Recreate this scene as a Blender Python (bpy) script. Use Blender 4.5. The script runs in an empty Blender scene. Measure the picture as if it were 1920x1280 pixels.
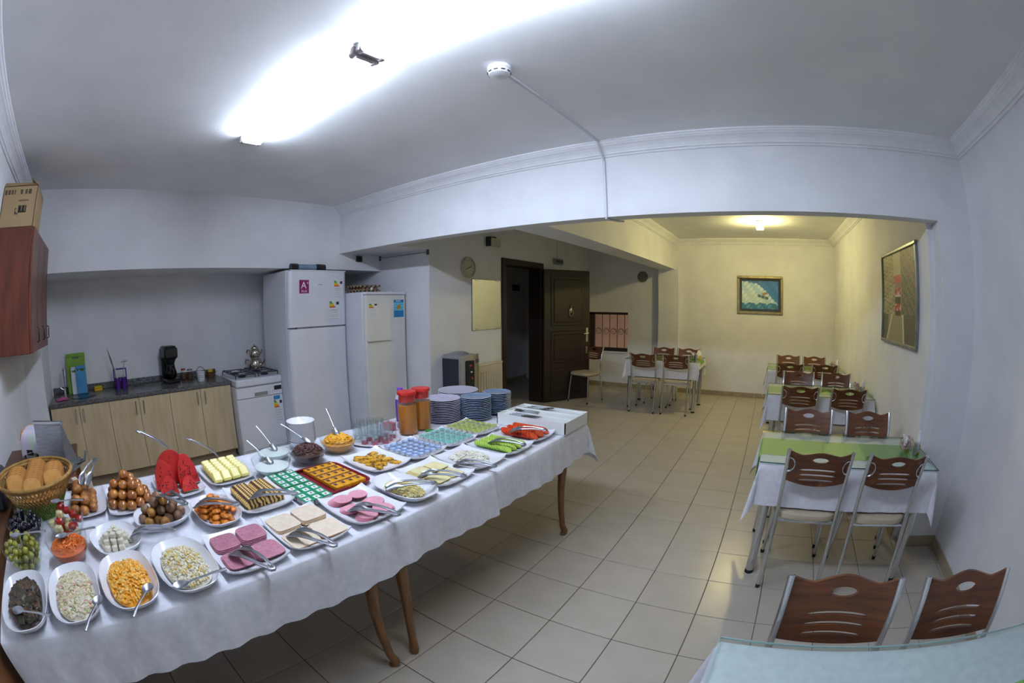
import bpy, math, random
from mathutils import Matrix, Vector
random.seed(7)
SC = bpy.context.scene
COL = SC.collection
PI = math.pi
R = math.radians

# ------------------------------------------------------------------ camera (15 mm class fisheye), world, exposure
cd = bpy.data.cameras.new('camera')
cam = bpy.data.objects.new('camera', cd); COL.objects.link(cam)
cd.type = 'PANO'
cd.sensor_fit = 'HORIZONTAL'; cd.sensor_width = 36.0; cd.sensor_height = 24.0
_c = cd.cycles if hasattr(cd, 'cycles') and hasattr(cd.cycles, 'panorama_type') else cd
_c.panorama_type = 'FISHEYE_EQUISOLID'
_c.fisheye_lens = 15.45
_c.fisheye_fov = R(200)
cd.clip_start = 0.02
CAM_H = 1.5564
def _rot(y, p, r):
    return Matrix.Rotation(y, 3, 'Z') @ Matrix.Rotation(p, 3, 'X') @ Matrix.Rotation(r, 3, 'Y')
_m = _rot(.5904, -.0876, .0048)           # columns: right, forward, up
cam.matrix_world = Matrix.Translation((0, 0, CAM_H)) @ Matrix((
    (_m[0][0], _m[0][2], -_m[0][1]), (_m[1][0], _m[1][2], -_m[1][1]), (_m[2][0], _m[2][2], -_m[2][1]))).to_4x4()
SC.camera = cam
W = bpy.data.worlds.new('world'); SC.world = W; W.use_nodes = True
W.node_tree.nodes['Background'].inputs[0].default_value = (.75, .72, .68, 1)
W.node_tree.nodes['Background'].inputs[1].default_value = 1.7
SC.view_settings.view_transform = 'Standard'
SC.view_settings.look = 'None'
SC.view_settings.gamma = 1.0
SC.view_settings.use_curve_mapping = False
SC.view_settings.exposure = 0.0
SC.cycles.transparent_max_bounces = 40
TUBE_POWER = 118.0
LAMP_POWER = 350.0

# ------------------------------------------------------------------ colour and material helpers
def lin(h):
    h = h.lstrip('#')
    o = []
    for i in (0, 2, 4):
        c = int(h[i:i+2], 16) / 255
        o.append(c / 12.92 if c <= .04045 else ((c + .055) / 1.055) ** 2.4)
    return tuple(o) + (1,)
MATS = {}
def mat(name, c1, c2=None, scale=20., rough=.5, metal=0., bump=0., stretch=(1, 1, 1), kind='noise', coat=0., spec=.5, lo=.35, hi=.65, rnd=0., sss=0., detail=3., bscale=None):
    if name in MATS: return MATS[name]
    m = bpy.data.materials.new(name); m.use_nodes = True
    t = m.node_tree; n = t.nodes; b = n['Principled BSDF']; L = t.links.new
    c1 = lin(c1) if isinstance(c1, str) else c1
    c2 = (lin(c2) if isinstance(c2, str) else c2) if c2 else tuple(x * .94 for x in c1[:3]) + (1,)
    tc = n.new('ShaderNodeTexCoord'); mp = n.new('ShaderNodeMapping'); mp.inputs['Scale'].default_value = stretch
    L(tc.outputs['Object'], mp.inputs[0])
    if kind == 'noise':
        tx = n.new('ShaderNodeTexNoise'); tx.inputs['Scale'].default_value = scale; tx.inputs['Detail'].default_value = detail
        f = tx.outputs['Fac']
    elif kind == 'voronoi':
        tx = n.new('ShaderNodeTexVoronoi'); tx.inputs['Scale'].default_value = scale; f = tx.outputs['Distance']
    elif kind == 'wave':
        tx = n.new('ShaderNodeTexWave'); tx.inputs['Scale'].default_value = scale; tx.inputs['Distortion'].default_value = 9
        tx.inputs['Detail'].default_value = 2; f = tx.outputs['Fac']
    L(mp.outputs[0], tx.inputs['Vector'])
    cr = n.new('ShaderNodeValToRGB'); e = cr.color_ramp.elements
    e[0].position = lo; e[1].position = hi; e[0].color = c1; e[1].color = c2
    L(f, cr.inputs[0]); out = cr.outputs[0]
    if rnd:
        oi = n.new('ShaderNodeObjectInfo'); mr = n.new('ShaderNodeMapRange')
        mr.inputs['To Min'].default_value = 1 - rnd; mr.inputs['To Max'].default_value = 1 + rnd
        L(oi.outputs['Random'], mr.inputs['Value'])
        hs = n.new('ShaderNodeHueSaturation'); L(mr.outputs[0], hs.inputs['Value']); L(out, hs.inputs['Color']); out = hs.outputs[0]
    L(out, b.inputs['Base Color'])
    b.inputs['Roughness'].default_value = rough; b.inputs['Metallic'].default_value = metal
    b.inputs['Specular IOR Level'].default_value = spec
    if coat: b.inputs['Coat Weight'].default_value = coat; b.inputs['Coat Roughness'].default_value = .08
    if bump:
        bp = n.new('ShaderNodeBump'); bp.inputs['Strength'].default_value = bump; bp.inputs['Distance'].default_value = .01
        if bscale:
            t2 = n.new('ShaderNodeTexNoise'); t2.inputs['Scale'].default_value = bscale; L(mp.outputs[0], t2.inputs['Vector']); L(t2.outputs['Fac'], bp.inputs['Height'])
        else: L(f, bp.inputs['Height'])
        L(bp.outputs[0], b.inputs['Normal'])
    MATS[name] = m
    return m
def glass(name, tint='#fcfefe', refl=1.0, rough=.02):
    if name in MATS: return MATS[name]
    m = bpy.data.materials.new(name); m.use_nodes = True; t = m.node_tree; n = t.nodes; L = t.links.new
    n.remove(n['Principled BSDF'])
    tr = n.new('ShaderNodeBsdfTransparent'); tr.inputs[0].default_value = lin(tint)
    gl = n.new('ShaderNodeBsdfGlossy'); gl.inputs['Roughness'].default_value = rough
    lw = n.new('ShaderNodeLayerWeight'); lw.inputs['Blend'].default_value = .5     # Schlick reflectance, same on both faces of a thin pane
    pw = n.new('ShaderNodeMath'); pw.operation = 'POWER'; pw.inputs[1].default_value = 5; L(lw.outputs['Facing'], pw.inputs[0])
    ma = n.new('ShaderNodeMath'); ma.operation = 'MULTIPLY_ADD'; ma.inputs[1].default_value = .9 * refl; ma.inputs[2].default_value = .035 * refl
    L(pw.outputs[0], ma.inputs[0])
    mx = n.new('ShaderNodeMixShader'); L(ma.outputs[0], mx.inputs[0]); L(tr.outputs[0], mx.inputs[1]); L(gl.outputs[0], mx.inputs[2])
    L(mx.outputs[0], n['Material Output'].inputs[0])
    MATS[name] = m
    return m
def emit(name, col, power):
    m = bpy.data.materials.new(name); m.use_nodes = True; t = m.node_tree; n = t.nodes
    n.remove(n['Principled BSDF']); e = n.new('ShaderNodeEmission'); e.inputs[0].default_value = col; e.inputs[1].default_value = power
    t.links.new(e.outputs[0], n['Material Output'].inputs[0]); return m
def print_mat(name, rough=.4):
    if name in MATS: return MATS[name]
    m = bpy.data.materials.new(name); m.use_nodes = True; t = m.node_tree; n = t.nodes; b = n['Principled BSDF']
    a = n.new('ShaderNodeAttribute'); a.attribute_name = 'ink'
    t.links.new(a.outputs['Color'], b.inputs['Base Color']); b.inputs['Roughness'].default_value = rough
    MATS[name] = m
    return m

# ------------------------------------------------------------------ mesh builder
_t = (1 + 5 ** .5) / 2
ICO_V = [Vector(v).normalized() for v in ((-1, _t, 0), (1, _t, 0), (-1, -_t, 0), (1, -_t, 0), (0, -1, _t), (0, 1, _t), (0, -1, -_t), (0, 1, -_t), (_t, 0, -1), (_t, 0, 1), (-_t, 0, -1), (-_t, 0, 1))]
ICO_F = [(0, 11, 5), (0, 5, 1), (0, 1, 7), (0, 7, 10), (0, 10, 11), (1, 5, 9), (5, 11, 4), (11, 10, 2), (10, 7, 6), (7, 1, 8), (3, 9, 4), (3, 4, 2), (3, 2, 6), (3, 6, 8), (3, 8, 9), (4, 9, 5), (2, 4, 11), (6, 2, 10), (8, 6, 7), (9, 8, 1)]
class MB:
    def __init__(s): s.v = []; s.f = []; s.mi = []
    def add(s, vs, fs, mi=0, M=None):
        o = len(s.v)
        s.v += [tuple((M @ Vector(v)) if M else v) for v in vs]
        s.f += [tuple(i + o for i in f) for f in fs]
        s.mi += [mi] * len(fs)
        return s
    def box(s, x0, x1, y0, y1, z0, z1, mi=0, M=None):
        return s.add([(x0, y0, z0), (x1, y0, z0), (x1, y1, z0), (x0, y1, z0), (x0, y0, z1), (x1, y0, z1), (x1, y1, z1), (x0, y1, z1)],
                     [(0, 3, 2, 1), (4, 5, 6, 7), (0, 1, 5, 4), (1, 2, 6, 5), (2, 3, 7, 6), (3, 0, 4, 7)], mi, M)
    def cbox(s, x0, x1, y0, y1, z0, z1, c=.005, mi=0, M=None):
        """box with chamfered edges"""
        lo = (x0, y0, z0); hi = (x1, y1, z1); vs = []; idx = {}
        for sx in (0, 1):
            for sy in (0, 1):
                for sz in (0, 1):
                    sg = (sx, sy, sz)
                    for ax in range(3):
                        p = []
                        for k in range(3):
                            e = hi[k] if sg[k] else lo[k]
                            p.append(e if k == ax else (e - c if sg[k] else e + c))
                        idx[(sg, ax)] = len(vs); vs.append(tuple(p))
        fs = []
        def quad(ids): fs.append(tuple(ids))
        for ax in range(3):
            a, b = [k for k in range(3) if k != ax]
            for sd in (0, 1):
                q = []
                for (u, w) in ((0, 0), (1, 0), (1, 1), (0, 1)):
                    g = [0, 0, 0]; g[ax] = sd; g[a] = u; g[b] = w; q.append(idx[(tuple(g), ax)])
                if (sd == 0) ^ (ax == 1): q.reverse()
                quad(q)
        for ax in range(3):
            a, b = [k for k in range(3) if k != ax]
            for u in (0, 1):
                for w in (0, 1):
                    g0 = [0, 0, 0]; g0[a] = u; g0[b] = w; g1 = list(g0); g1[ax] = 1
                    quad((idx[(tuple(g0), a)], idx[(tuple(g1), a)], idx[(tuple(g1), b)], idx[(tuple(g0), b)]))
        for sx in (0, 1):
            for sy in (0, 1):
                for sz in (0, 1):
                    g = (sx, sy, sz); quad((idx[(g, 0)], idx[(g, 1)], idx[(g, 2)]))
        return s.add(vs, fs, mi, M)
    def lathe(s, prof, n=24, mi=0, M=None, cap0=False, cap1=False):
        vs = []; fs = []
        for r, z in prof:
            for i in range(n):
                a = 2 * PI * i / n; vs.append((r * math.cos(a), r * math.sin(a), z))
        for j in range(len(prof) - 1):
            for i in range(n):
                k = (i + 1) % n; fs.append((j * n + i, j * n + k, (j + 1) * n + k, (j + 1) * n + i))
        if cap0: fs.append(tuple(reversed(range(n))))
        if cap1: fs.append(tuple((len(prof) - 1) * n + i for i in range(n)))
        return s.add(vs, fs, mi, M)
    def cyl(s, p0, p1, r0, r1=None, n=10, mi=0):
        return s.tube([p0, p1], [r0, r0 if r1 is None else r1], n, mi)
    def tube(s, pts, r, n=8, mi=0, closed=False, flat=1.0):
        pts = [Vector(p) for p in pts]; rs = r if isinstance(r, (list, tuple)) else [r] * len(pts)
        vs = []; fs = []; N = len(pts); prev = None
        for j, p in enumerate(pts):
            if closed: d = pts[(j + 1) % N] - pts[j - 1]
            else: d = pts[min(j + 1, N - 1)] - pts[max(j - 1, 0)]
            d.normalize()
            if prev is None:
                u = d.orthogonal().normalized() if abs(d.z) > .95 else Vector((0, 0, 1)).cross(d).normalized()
            else:
                u = (prev - d * prev.dot(d)).normalized()
            prev = u; w = d.cross(u)
            for i in range(n):
                a = 2 * PI * i / n; vs.append(tuple(p + (u * math.cos(a) + w * math.sin(a) * flat) * rs[j]))
        for j in range(N if closed else N - 1):
            q = (j + 1) % N
            for i in range(n):
                k = (i + 1) % n; fs.append((j * n + i, j * n + k, q * n + k, q * n + i))
        if not closed:
            fs.append(tuple(reversed(range(n)))); fs.append(tuple((N - 1) * n + i for i in range(n)))
        return s.add(vs, fs, mi)
    def prism(s, out, z0, z1, mi=0, M=None, cap_mi=None):
        n = len(out); vs = [(x, y, z0) for x, y in out] + [(x, y, z1) for x, y in out]
        s.add(vs, [(i, (i + 1) % n, n + (i + 1) % n, n + i) for i in range(n)] + [tuple(reversed(range(n)))], mi, M)
        return s.add(vs[n:], [tuple(range(n))], mi if cap_mi is None else cap_mi, M)
    def ball(s, c, r, n=10, m=6, mi=0, M=None):
        rx, ry, rz = r if isinstance(r, (tuple, list)) else (r, r, r)
        vs = [(c[0], c[1], c[2] - rz)]; fs = []
        for j in range(1, m):
            b = -PI / 2 + PI * j / m
            for i in range(n):
                a = 2 * PI * i / n; vs.append((c[0] + rx * math.cos(b) * math.cos(a), c[1] + ry * math.cos(b) * math.sin(a), c[2] + rz * math.sin(b)))
        vs.append((c[0], c[1], c[2] + rz)); T = len(vs) - 1
        for i in range(n):
            k = (i + 1) % n; fs.append((0, 1 + k, 1 + i)); fs.append((T, T - n + i, T - n + k))
            for j in range(m - 2): fs.append((1 + j * n + i, 1 + j * n + k, 1 + (j + 1) * n + k, 1 + (j + 1) * n + i))
        return s.add(vs, fs, mi, M)
    def ico(s, c, r, mi=0, M=None, jit=0.):
        rx, ry, rz = r if isinstance(r, (tuple, list)) else (r, r, r)
        vs = []
        q = Matrix.Rotation(random.uniform(0, 6), 3, 'Z') @ Matrix.Rotation(random.uniform(0, 3), 3, 'X')
        for v in ICO_V:
            w = q @ v; k = 1 + random.uniform(-jit, jit); vs.append((c[0] + w.x * rx * k, c[1] + w.y * ry * k, c[2] + w.z * rz * k))
        return s.add(vs, ICO_F, mi, M)
    def grid(s, fn, nu, nv, mi=0, flip=False):
        vs = [fn(i / nu, j / nv) for j in range(nv + 1) for i in range(nu + 1)]
        fs = []
        for j in range(nv):
            for i in range(nu):
                a = j * (nu + 1) + i; q = (a, a + 1, a + nu + 2, a + nu + 1); fs.append(tuple(reversed(q)) if flip else q)
        return s.add(vs, fs, mi)
    def shell(s, fn, nu, nv, th, mi=0):
        """a grid surface with thickness th downwards, closed at its border"""
        top = [fn(i / nu, j / nv) for j in range(nv + 1) for i in range(nu + 1)]
        n = len(top); vs = top + [(x, y, z - th) for x, y, z in top]; fs = []
        for j in range(nv):
            for i in range(nu):
                a = j * (nu + 1) + i; fs.append((a, a + 1, a + nu + 2, a + nu + 1)); fs.append((n + a + nu + 1, n + a + nu + 2, n + a + 1, n + a))
        bd = [i for i in range(nu + 1)] + [j * (nu + 1) + nu for j in range(1, nv + 1)] + [nv * (nu + 1) + i for i in range(nu - 1, -1, -1)] + [j * (nu + 1) for j in range(nv - 1, 0, -1)]
        for k in range(len(bd)):
            a, b = bd[k], bd[(k + 1) % len(bd)]; fs.append((b, a, n + a, n + b))
        return s.add(vs, fs, mi)
    def mesh(s, name, mats, smooth=40):
        me = bpy.data.meshes.new(name); me.from_pydata(s.v, [], s.f)
        for m in (mats if isinstance(mats, (list, tuple)) else [mats]): me.materials.append(m)
        if any(s.mi): me.polygons.foreach_set('material_index', s.mi)
        if smooth:
            me.polygons.foreach_set('use_smooth', [True] * len(me.polygons)); me.set_sharp_from_angle(angle=R(smooth))
        me.update(); return me
    def build(s, name, mats, parent=None, loc=(0, 0, 0), rz=0., smooth=40, kind=None):
        return link(name, s.mesh(name, mats, smooth), parent, loc, rz, kind)
def link(name, me, parent=None, loc=(0, 0, 0), rz=0., kind=None, rot=None):
    o = bpy.data.objects.new(name, me); COL.objects.link(o); o.location = loc
    o.rotation_euler = rot if rot else (0, 0, rz); o.parent = parent
    if kind: o['kind'] = kind
    return o
def tag(o, label, cat, group=None):
    o['label'] = label; o['category'] = cat
    if group: o['group'] = group
    return o
def thing(name, label, cat, loc=(0, 0, 0), rz=0., group=None):
    return tag(link(name, None, None, loc, rz), label, cat, group)
def dup(root, loc, rz, label=None, group=None):
    r = root.copy(); COL.objects.link(r); r.location = loc; r.rotation_euler = (0, 0, rz)
    if label: r['label'] = label
    if group: r['group'] = group
    for ch in root.children:
        c = ch.copy(); COL.objects.link(c); c.parent = r
        for g in ch.children:
            d = g.copy(); COL.objects.link(d); d.parent = c
    return r
def struct(name, mb, m, smooth=0, parent=None):
    o = mb.build(name, m, parent, smooth=smooth)
    if not parent: o['kind'] = 'structure'
    return o
def painted(name, fn, w, h, nu, nv, parent=None, rough=.4, M=None, loc=(0, 0, 0), rz=0.):
    """flat print, w x h, standing in local XZ facing -Y; fn(u, v) gives a hex colour"""
    mb = MB(); mb.grid(lambda u, v: ((u - .5) * w, 0, v * h), nu, nv)
    me = mb.mesh(name, print_mat('print_%d' % int(rough * 100), rough), 0)
    a = me.color_attributes.new('ink', 'FLOAT_COLOR', 'CORNER')
    for p in me.polygons:
        j, i = divmod(p.index, nu); c = lin(fn((i + .5) / nu, (j + .5) / nv))
        for l in p.loop_indices: a.data[l].color = c
    return link(name, me, parent, loc, rz)
def superell(a, b, n, p=2.6):
    o = []
    for i in range(n):
        t = 2 * PI * i / n; c, s_ = math.cos(t), math.sin(t)
        o.append((a * math.copysign(abs(c) ** (2 / p), c), b * math.copysign(abs(s_) ** (2 / p), s_)))
    return o
def loft(mb, rings, mi=0, cap0=True, cap1=False):
    """rings: lists of equal length of 3-D points"""
    n = len(rings[0]); vs = [p for r in rings for p in r]; fs = []
    for j in range(len(rings) - 1):
        for i in range(n):
            k = (i + 1) % n; fs.append((j * n + i, j * n + k, (j + 1) * n + k, (j + 1) * n + i))
    if cap0: fs.append(tuple(reversed(range(n))))
    if cap1: fs.append(tuple((len(rings) - 1) * n + i for i in range(n)))
    return mb.add(vs, fs, mi)
TXT = {}
def text_mesh(s, size):
    c = bpy.data.curves.new('lettering', 'FONT'); c.body = s; c.size = size; c.align_x = 'CENTER'; c.extrude = .0004
    o = bpy.data.objects.new('lettering', c); COL.objects.link(o)
    dg = bpy.context.evaluated_depsgraph_get(); me = bpy.data.meshes.new_from_object(o.evaluated_get(dg))
    bpy.data.objects.remove(o); return me

# ------------------------------------------------------------------ shared materials
M_WALL = mat('wall_paint', '#e2e2e4', '#dadadd', 3, .75, bump=.04, bscale=60)
M_CEIL = mat('ceiling_paint', '#ececec', '#e5e5e6', 2.5, .85, bump=.06, bscale=25)
M_CORN = mat('cornice_plaster', '#e6e6e8', '#dfdfe2', 8, .6)
M_GROUT = mat('grout', '#4e4840', '#433d36', 40, .9)
M_TILE = mat('floor_tile_glaze', '#b8afa2', '#b2a99b', 6, .28, spec=.45, rnd=.025, bump=.01, bscale=30)
M_SKIRT = mat('skirting_tile', '#a3957d', '#97896f', 8, .4)
M_CHROME = mat('chrome', '#d6d9dd', '#ccd0d4', 6, .18, 1.0)
M_STEEL = mat('brushed_steel', '#b2b5ba', '#9fa2a8', 12, .34, 1.0, stretch=(1, 1, 8))
M_BLACK = mat('black_plastic', '#15161a', '#1c1d22', 15, .35)
M_RUBBER = mat('black_rubber', '#0d0d0e', '#151516', 15, .7)
M_WHITEP = mat('white_enamel', '#dcdde4', '#d6d7df', 4, .3, coat=.2)
M_PORC = mat('white_porcelain', '#e9e9ee', '#e3e3e9', 5, .18, coat=.4)
M_CLOTH = mat('white_table_linen', '#dedee4', '#d3d3da', 30, .85, bump=.05, bscale=220)
M_GLASS = glass('clear_glass')
M_WOODCHAIR = mat('walnut_veneer', '#6a3b1c', '#4b2812', 7, .38, stretch=(1, 1, 9), kind='noise', coat=.15)
M_DOOR = mat('dark_brown_door', '#251511', '#1b0e0b', 9, .42, stretch=(6, 6, 1))
M_WOODLEG = mat('varnished_beech', '#7d5228', '#66401d', 10, .38, stretch=(5, 5, 1), coat=.2)

# ------------------------------------------------------------------ the room
T = .34; TX, TY = -1.8283, 1.8736
CEIL = 2.70; YB = 2.816; YB2 = 2.95; YBACK = 7.675; XR = 1.603; XRD = 1.25; XL = -3.40; YREAR = -.92; XK = -5.10; XBULK = -4.25; ZB = 2.155
fl = struct('floor', MB().box(-5.3, 1.8, -1.1, 7.85, -.10, -.004), M_GROUT)
tm = MB().cbox(-T / 2 + .002, T / 2 - .002, -T / 2 + .002, T / 2 - .002, -.012, 0, .0016).mesh('floor_tile', M_TILE, 0)
_inv = _rot(.5904, -.0876, .0048).transposed()
def pixel(p):
    d = _inv @ (Vector(p) - Vector((0, 0, CAM_H))); s_ = math.hypot(d.x, d.z); th = math.atan2(s_, d.y); r = 2 * 824 * math.sin(th / 2)
    return 960 + r * d.x / s_, 640 - r * d.z / s_
cells = []
for i in range(-11, 12):
    for j in range(-10, 19):
        x, y = TX + (i + .5) * T, TY + (j + .5) * T
        if -5.45 < x < 1.9 and -1.2 < y < 7.95:
            u, v = pixel((x, y, 0)); q = [pixel((x + a * T / 2, y + b * T / 2, 0)) for a, b in ((-1, -1), (1, -1), (1, 1), (-1, 1))]
            ar = abs(sum(q[k][0] * q[(k + 1) % 4][1] - q[(k + 1) % 4][0] * q[k][1] for k in range(4))) / 2
            seen = -60 < u < 1980 and v < 1400 and x > XL - .2 and y > -.1 and not (-2.2 < x < -1.5 and y < 2.3)
            cells.append((ar if seen else 0, x, y))
cells.sort(reverse=True)
rest = MB()
for k, (ar, x, y) in enumerate(cells):
    if k < 300 and ar > 0: link('floor_tile', tm, fl, (x, y, 0))
    else: rest.cbox(x - T / 2 + .002, x + T / 2 - .002, y - T / 2 + .002, y + T / 2 - .002, -.012, 0, .0016)
o = rest.build('floor_tiles_beyond', M_TILE, fl, smooth=0); o['kind'] = 'stuff'

struct('ceiling', MB().box(-5.3, 1.8, -1.1, 7.85, CEIL, CEIL + .12), M_CEIL)
WX0, WX1, WZ0, WZ1 = -3.39, -2.59, .665, 1.39
b = MB(); b.box(-5.3, WX0, YBACK, YBACK + .2, 0, CEIL); b.box(WX1, 1.8, YBACK, YBACK + .2, 0, CEIL); b.box(WX0, WX1, YBACK, YBACK + .2, 0, WZ0); b.box(WX0, WX1, YBACK, YBACK + .2, WZ1, CEIL)
struct('wall_back', b, M_WALL)
struct('wall_right', MB().box(XR, XR + .2, -1.1, YB2, 0, CEIL), M_WALL)
struct('wall_pier', MB().box(1.30, XR + .2, YB, YB2, 0, CEIL), M_WALL)
struct('wall_dining_right', MB().box(XRD, XRD + .4, YB2, YBACK, 0, CEIL), M_WALL)
struct('wall_rear', MB().box(-5.3, 1.8, YREAR - .15, YREAR, 0, CEIL), M_WALL)
struct('wall_kitchen', MB().box(XK - .2, XK, YREAR, 3.45, 0, CEIL), M_WALL)
struct('wall_kitchen_return', MB().box(XK, -4.47, YREAR, -.69, 0, 1.97), M_WALL)
struct('wall_bulkhead', MB().box(XK, XBULK, YREAR, 3.45, 1.972, CEIL), M_WALL)
struct('wall_nook', MB().box(XK, XL, 3.45, 3.60, 0, CEIL), M_WALL)
b = MB(); D0, D1, DZ = 4.82, 5.93, 2.17
b.box(XL - .18, XL, 3.60, D0, 0, CEIL); b.box(XL - .18, XL, D1, YBACK, 0, CEIL); b.box(XL - .18, XL, D0, D1, DZ, CEIL)
struct('wall_left', b, M_WALL)
struct('ceiling_nook', MB().box(XBULK, XL, YB2, 3.45, 2.16, CEIL), M_WALL)
struct('wall_beam_front', MB().box(XBULK, 1.30, YB, YB2, ZB, CEIL), M_WALL)
struct('wall_beam_long', MB().box(-1.97, -1.67, YB2, YBACK, 2.165, CEIL), M_WALL)
struct('wall_column', MB().box(-1.975, -1.60, YBACK - .12, YBACK, 0, 2.165), M_WALL)
# corridor behind the door: two walls in the dark
b = MB(); b.box(-4.95, -4.8, 3.60, 8.3, 0, CEIL); struct('wall_corridor', b, M_WALL)
struct('wall_corridor_end', MB().box(-4.8, XL - .18, YBACK + .02, YBACK + .2, 0, CEIL), M_WALL)
struct('baseboard_corridor', MB().box(-4.8, -4.785, 3.6, YBACK, 0, .08), M_SKIRT)

# cornices: stepped plaster profile swept along the wall
PROF = [(0, 0), (.012, 0), (.012, -.0), (.018, .012), (.030, .016), (.030, .024), (.042, .044), (.060, .062), (.074, .070), (.080, .078), (.086, .080), (.092, .090), (.100, .094), (.100, .105), (0, .105)]
def cornice(name, p0, p1, nx, ny, m0=0, m1=0):
    """p0, p1 on the wall face; (nx, ny) points into the room; m0, m1 mitre the ends"""
    d = Vector((p1[0] - p0[0], p1[1] - p0[1])).normalized(); b = MB(); n = len(PROF); vs = []
    for p, m in ((p0, m0), (p1, -m1)):
        for a, z in PROF: vs.append((p[0] + nx * a + d.x * a * m, p[1] + ny * a + d.y * a * m, CEIL - .105 + z))
    fs = [(i, (i + 1) % n, n + (i + 1) % n, n + i) for i in range(n)] + [tuple(reversed(range(n))), tuple(range(n, 2 * n))]
    b.add(vs, fs); struct(name, b, M_CORN)
cornice('trim_1', (XBULK, YB), (XR, YB), 0, -1, 0, 1)
cornice('trim_2', (XR, YB), (XR, YREAR), -1, 0, 1, 1)
cornice('trim_3', (XR, YREAR), (XBULK, YREAR), 0, 1, 1, 0)
cornice('trim_4', (-1.67, YBACK), (XRD, YBACK), 0, -1, 1, 1)
cornice('trim_5', (XRD, YB2), (XRD, YBACK), -1, 0, 1, 1)
cornice('trim_6', (-1.67, YBACK), (-1.67, YB2), 1, 0, 1, 1)
# tiled skirting, one piece per tile
def skirting(name, x0, y0, x1, y1, nx, ny):
    o = link(name, None); o['kind'] = 'structure'
    n = max(1, round(math.hypot(x1 - x0, y1 - y0) / T))
    for k in range(n):
        a, c = k / n + .004 / n, (k + 1) / n - .004 / n
        xa, ya, xb, yb = x0 + (x1 - x0) * a, y0 + (y1 - y0) * a, x0 + (x1 - x0) * c, y0 + (y1 - y0) * c
        xs = sorted((xa, xb, xa + nx * .012, xb + nx * .012)); ys = sorted((ya, yb, ya + ny * .012, yb + ny * .012))
        MB().cbox(xs[0], xs[-1], ys[0], ys[-1], .001, .082, .002).build('skirting_tile', M_SKIRT, o, smooth=0)
skirting('baseboard_back', -1.60, YBACK, XRD, YBACK, 0, -1)
skirting('baseboard_back_left', XL, YBACK, -1.975, YBACK, 0, -1)
skirting('baseboard_right', XR, YREAR, XR, YB, -1, 0)
skirting('baseboard_pier', 1.30, YB, XR, YB, 0, -1)
skirting('baseboard_dining', XRD, YB2, XRD, YBACK, -1, 0)
skirting('baseboard_left', XL, D1, XL, YBACK, 1, 0)

# window with iron grille, terracotta light-well wall outside
M_TERRA = mat('terracotta_render', '#dcb49a', '#d0a68c', 5, .9)
struct('wall_outside', MB().box(-4.6, -1.4, 8.45, 8.55, -.5, 3.2), M_TERRA)
wn = link('window_1', None); wn['kind'] = 'structure'
M_WFR = mat('dark_window_frame', '#2a1d18', '#1f1512', 12, .45)
b = MB(); y0, y1 = YBACK + .05, YBACK + .11
b.box(WX0, WX1, y0, y1, WZ1 - .045, WZ1); b.box(WX0, WX1, y0, y1, WZ0, WZ0 + .06); b.box(WX1 - .012, WX1, y0, y1, WZ0, WZ1); b.box(WX0, WX0 + .10, y0, y1, WZ0, WZ1)
b.build('window_frame', M_WFR, wn, smooth=0)
MB().box(WX0, WX1, YBACK + .078, YBACK + .082, WZ0, WZ1).build('window_pane', M_GLASS, wn, smooth=0)
M_IRON = mat('brown_iron', '#4a2c1e', '#3a2218', 20, .5)
for k, x in enumerate((-3.157, -3.004, -2.852, -2.702)):
    MB().cyl((x, YBACK + .14, WZ0), (x, YBACK + .14, WZ1), .0075, n=6).build('grille_bar', M_IRON, wn)
for x in (-3.235, -3.08, -2.928, -2.777, -2.635):
    b = MB(); b.tube([(x + .055 * math.cos(a), YBACK + .14, 1.03 + .055 * math.sin(a)) for a in [2 * PI * i / 14 for i in range(14)]], .005, 5, closed=True)
    b.tube([(x + (.05 - .004 * i) * math.cos(i * .55), YBACK + .14, 1.03 + (.05 - .004 * i) * math.sin(i * .55)) for i in range(12)], .004, 5)
    b.build('grille_scroll', M_IRON, wn)
MB().box(WX0, WX1, YBACK - .02, YBACK + .05, WZ0 - .025, WZ0).build('window_sill', M_WALL, wn, smooth=0)

# entrance door: frame, open leaf
dr = link('door_1', None); dr['kind'] = 'structure'
b = MB(); x0, x1 = XL - .20, XL + .03
b.cbox(x0, x1, D0, D0 + .09, 0, DZ, .008); b.cbox(x0, x1, D1 - .09, D1, 0, DZ, .008); b.cbox(x0, x1, D0 + .09, D1 - .09, DZ - .09, DZ, .008)
b.build('door_frame', M_DOOR, dr)
lf = link('door_leaf', MB().cbox(0, .86, -.035, .035, .008, 2.075, .012).mesh('door_leaf', M_DOOR), dr, (-3.345, 5.845, 0), math.atan2(.686, .415))
def ring_panel(x0, x1, z0, z1, nm):
    b = MB(); b.cbox(x0, x1, -.045, -.030, z0, z1, .009); b.cbox(x0 + .05, x1 - .05, -.054, -.040, z0 + .05, z1 - .05, .009); b.build(nm, M_DOOR, lf)
ring_panel(.12, .74, 1.20, 1.98, 'door_panel'); ring_panel(.12, .74, .62, 1.12, 'door_panel'); ring_panel(.12, .74, .12, .54, 'door_panel')
M_BRASS = mat('satin_nickel', '#cfc8b4', '#b9b29c', 20, .25, 1.0)
b = MB(); b.ball((.47, -.062, 1.44), (.03, .012, .045)); b.tube([(.47 + .035 * math.cos(a), -.078, 1.39 + .045 * math.sin(a)) for a in [2 * PI * i / 16 for i in range(16)]], .006, 6, closed=True); b.ball((.47, -.065, 1.50), (.009, .01, .03), 8, 5)
b.build('door_knocker', M_BRASS, lf)
b = MB(); b.cbox(.775, .815, -.047, -.035, .93, 1.16, .004); b.tube([(.795, -.045, 1.07), (.795, -.085, 1.07), (.70, -.085, 1.065)], .009, 8); b.build('door_handle', M_BRASS, lf)
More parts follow.
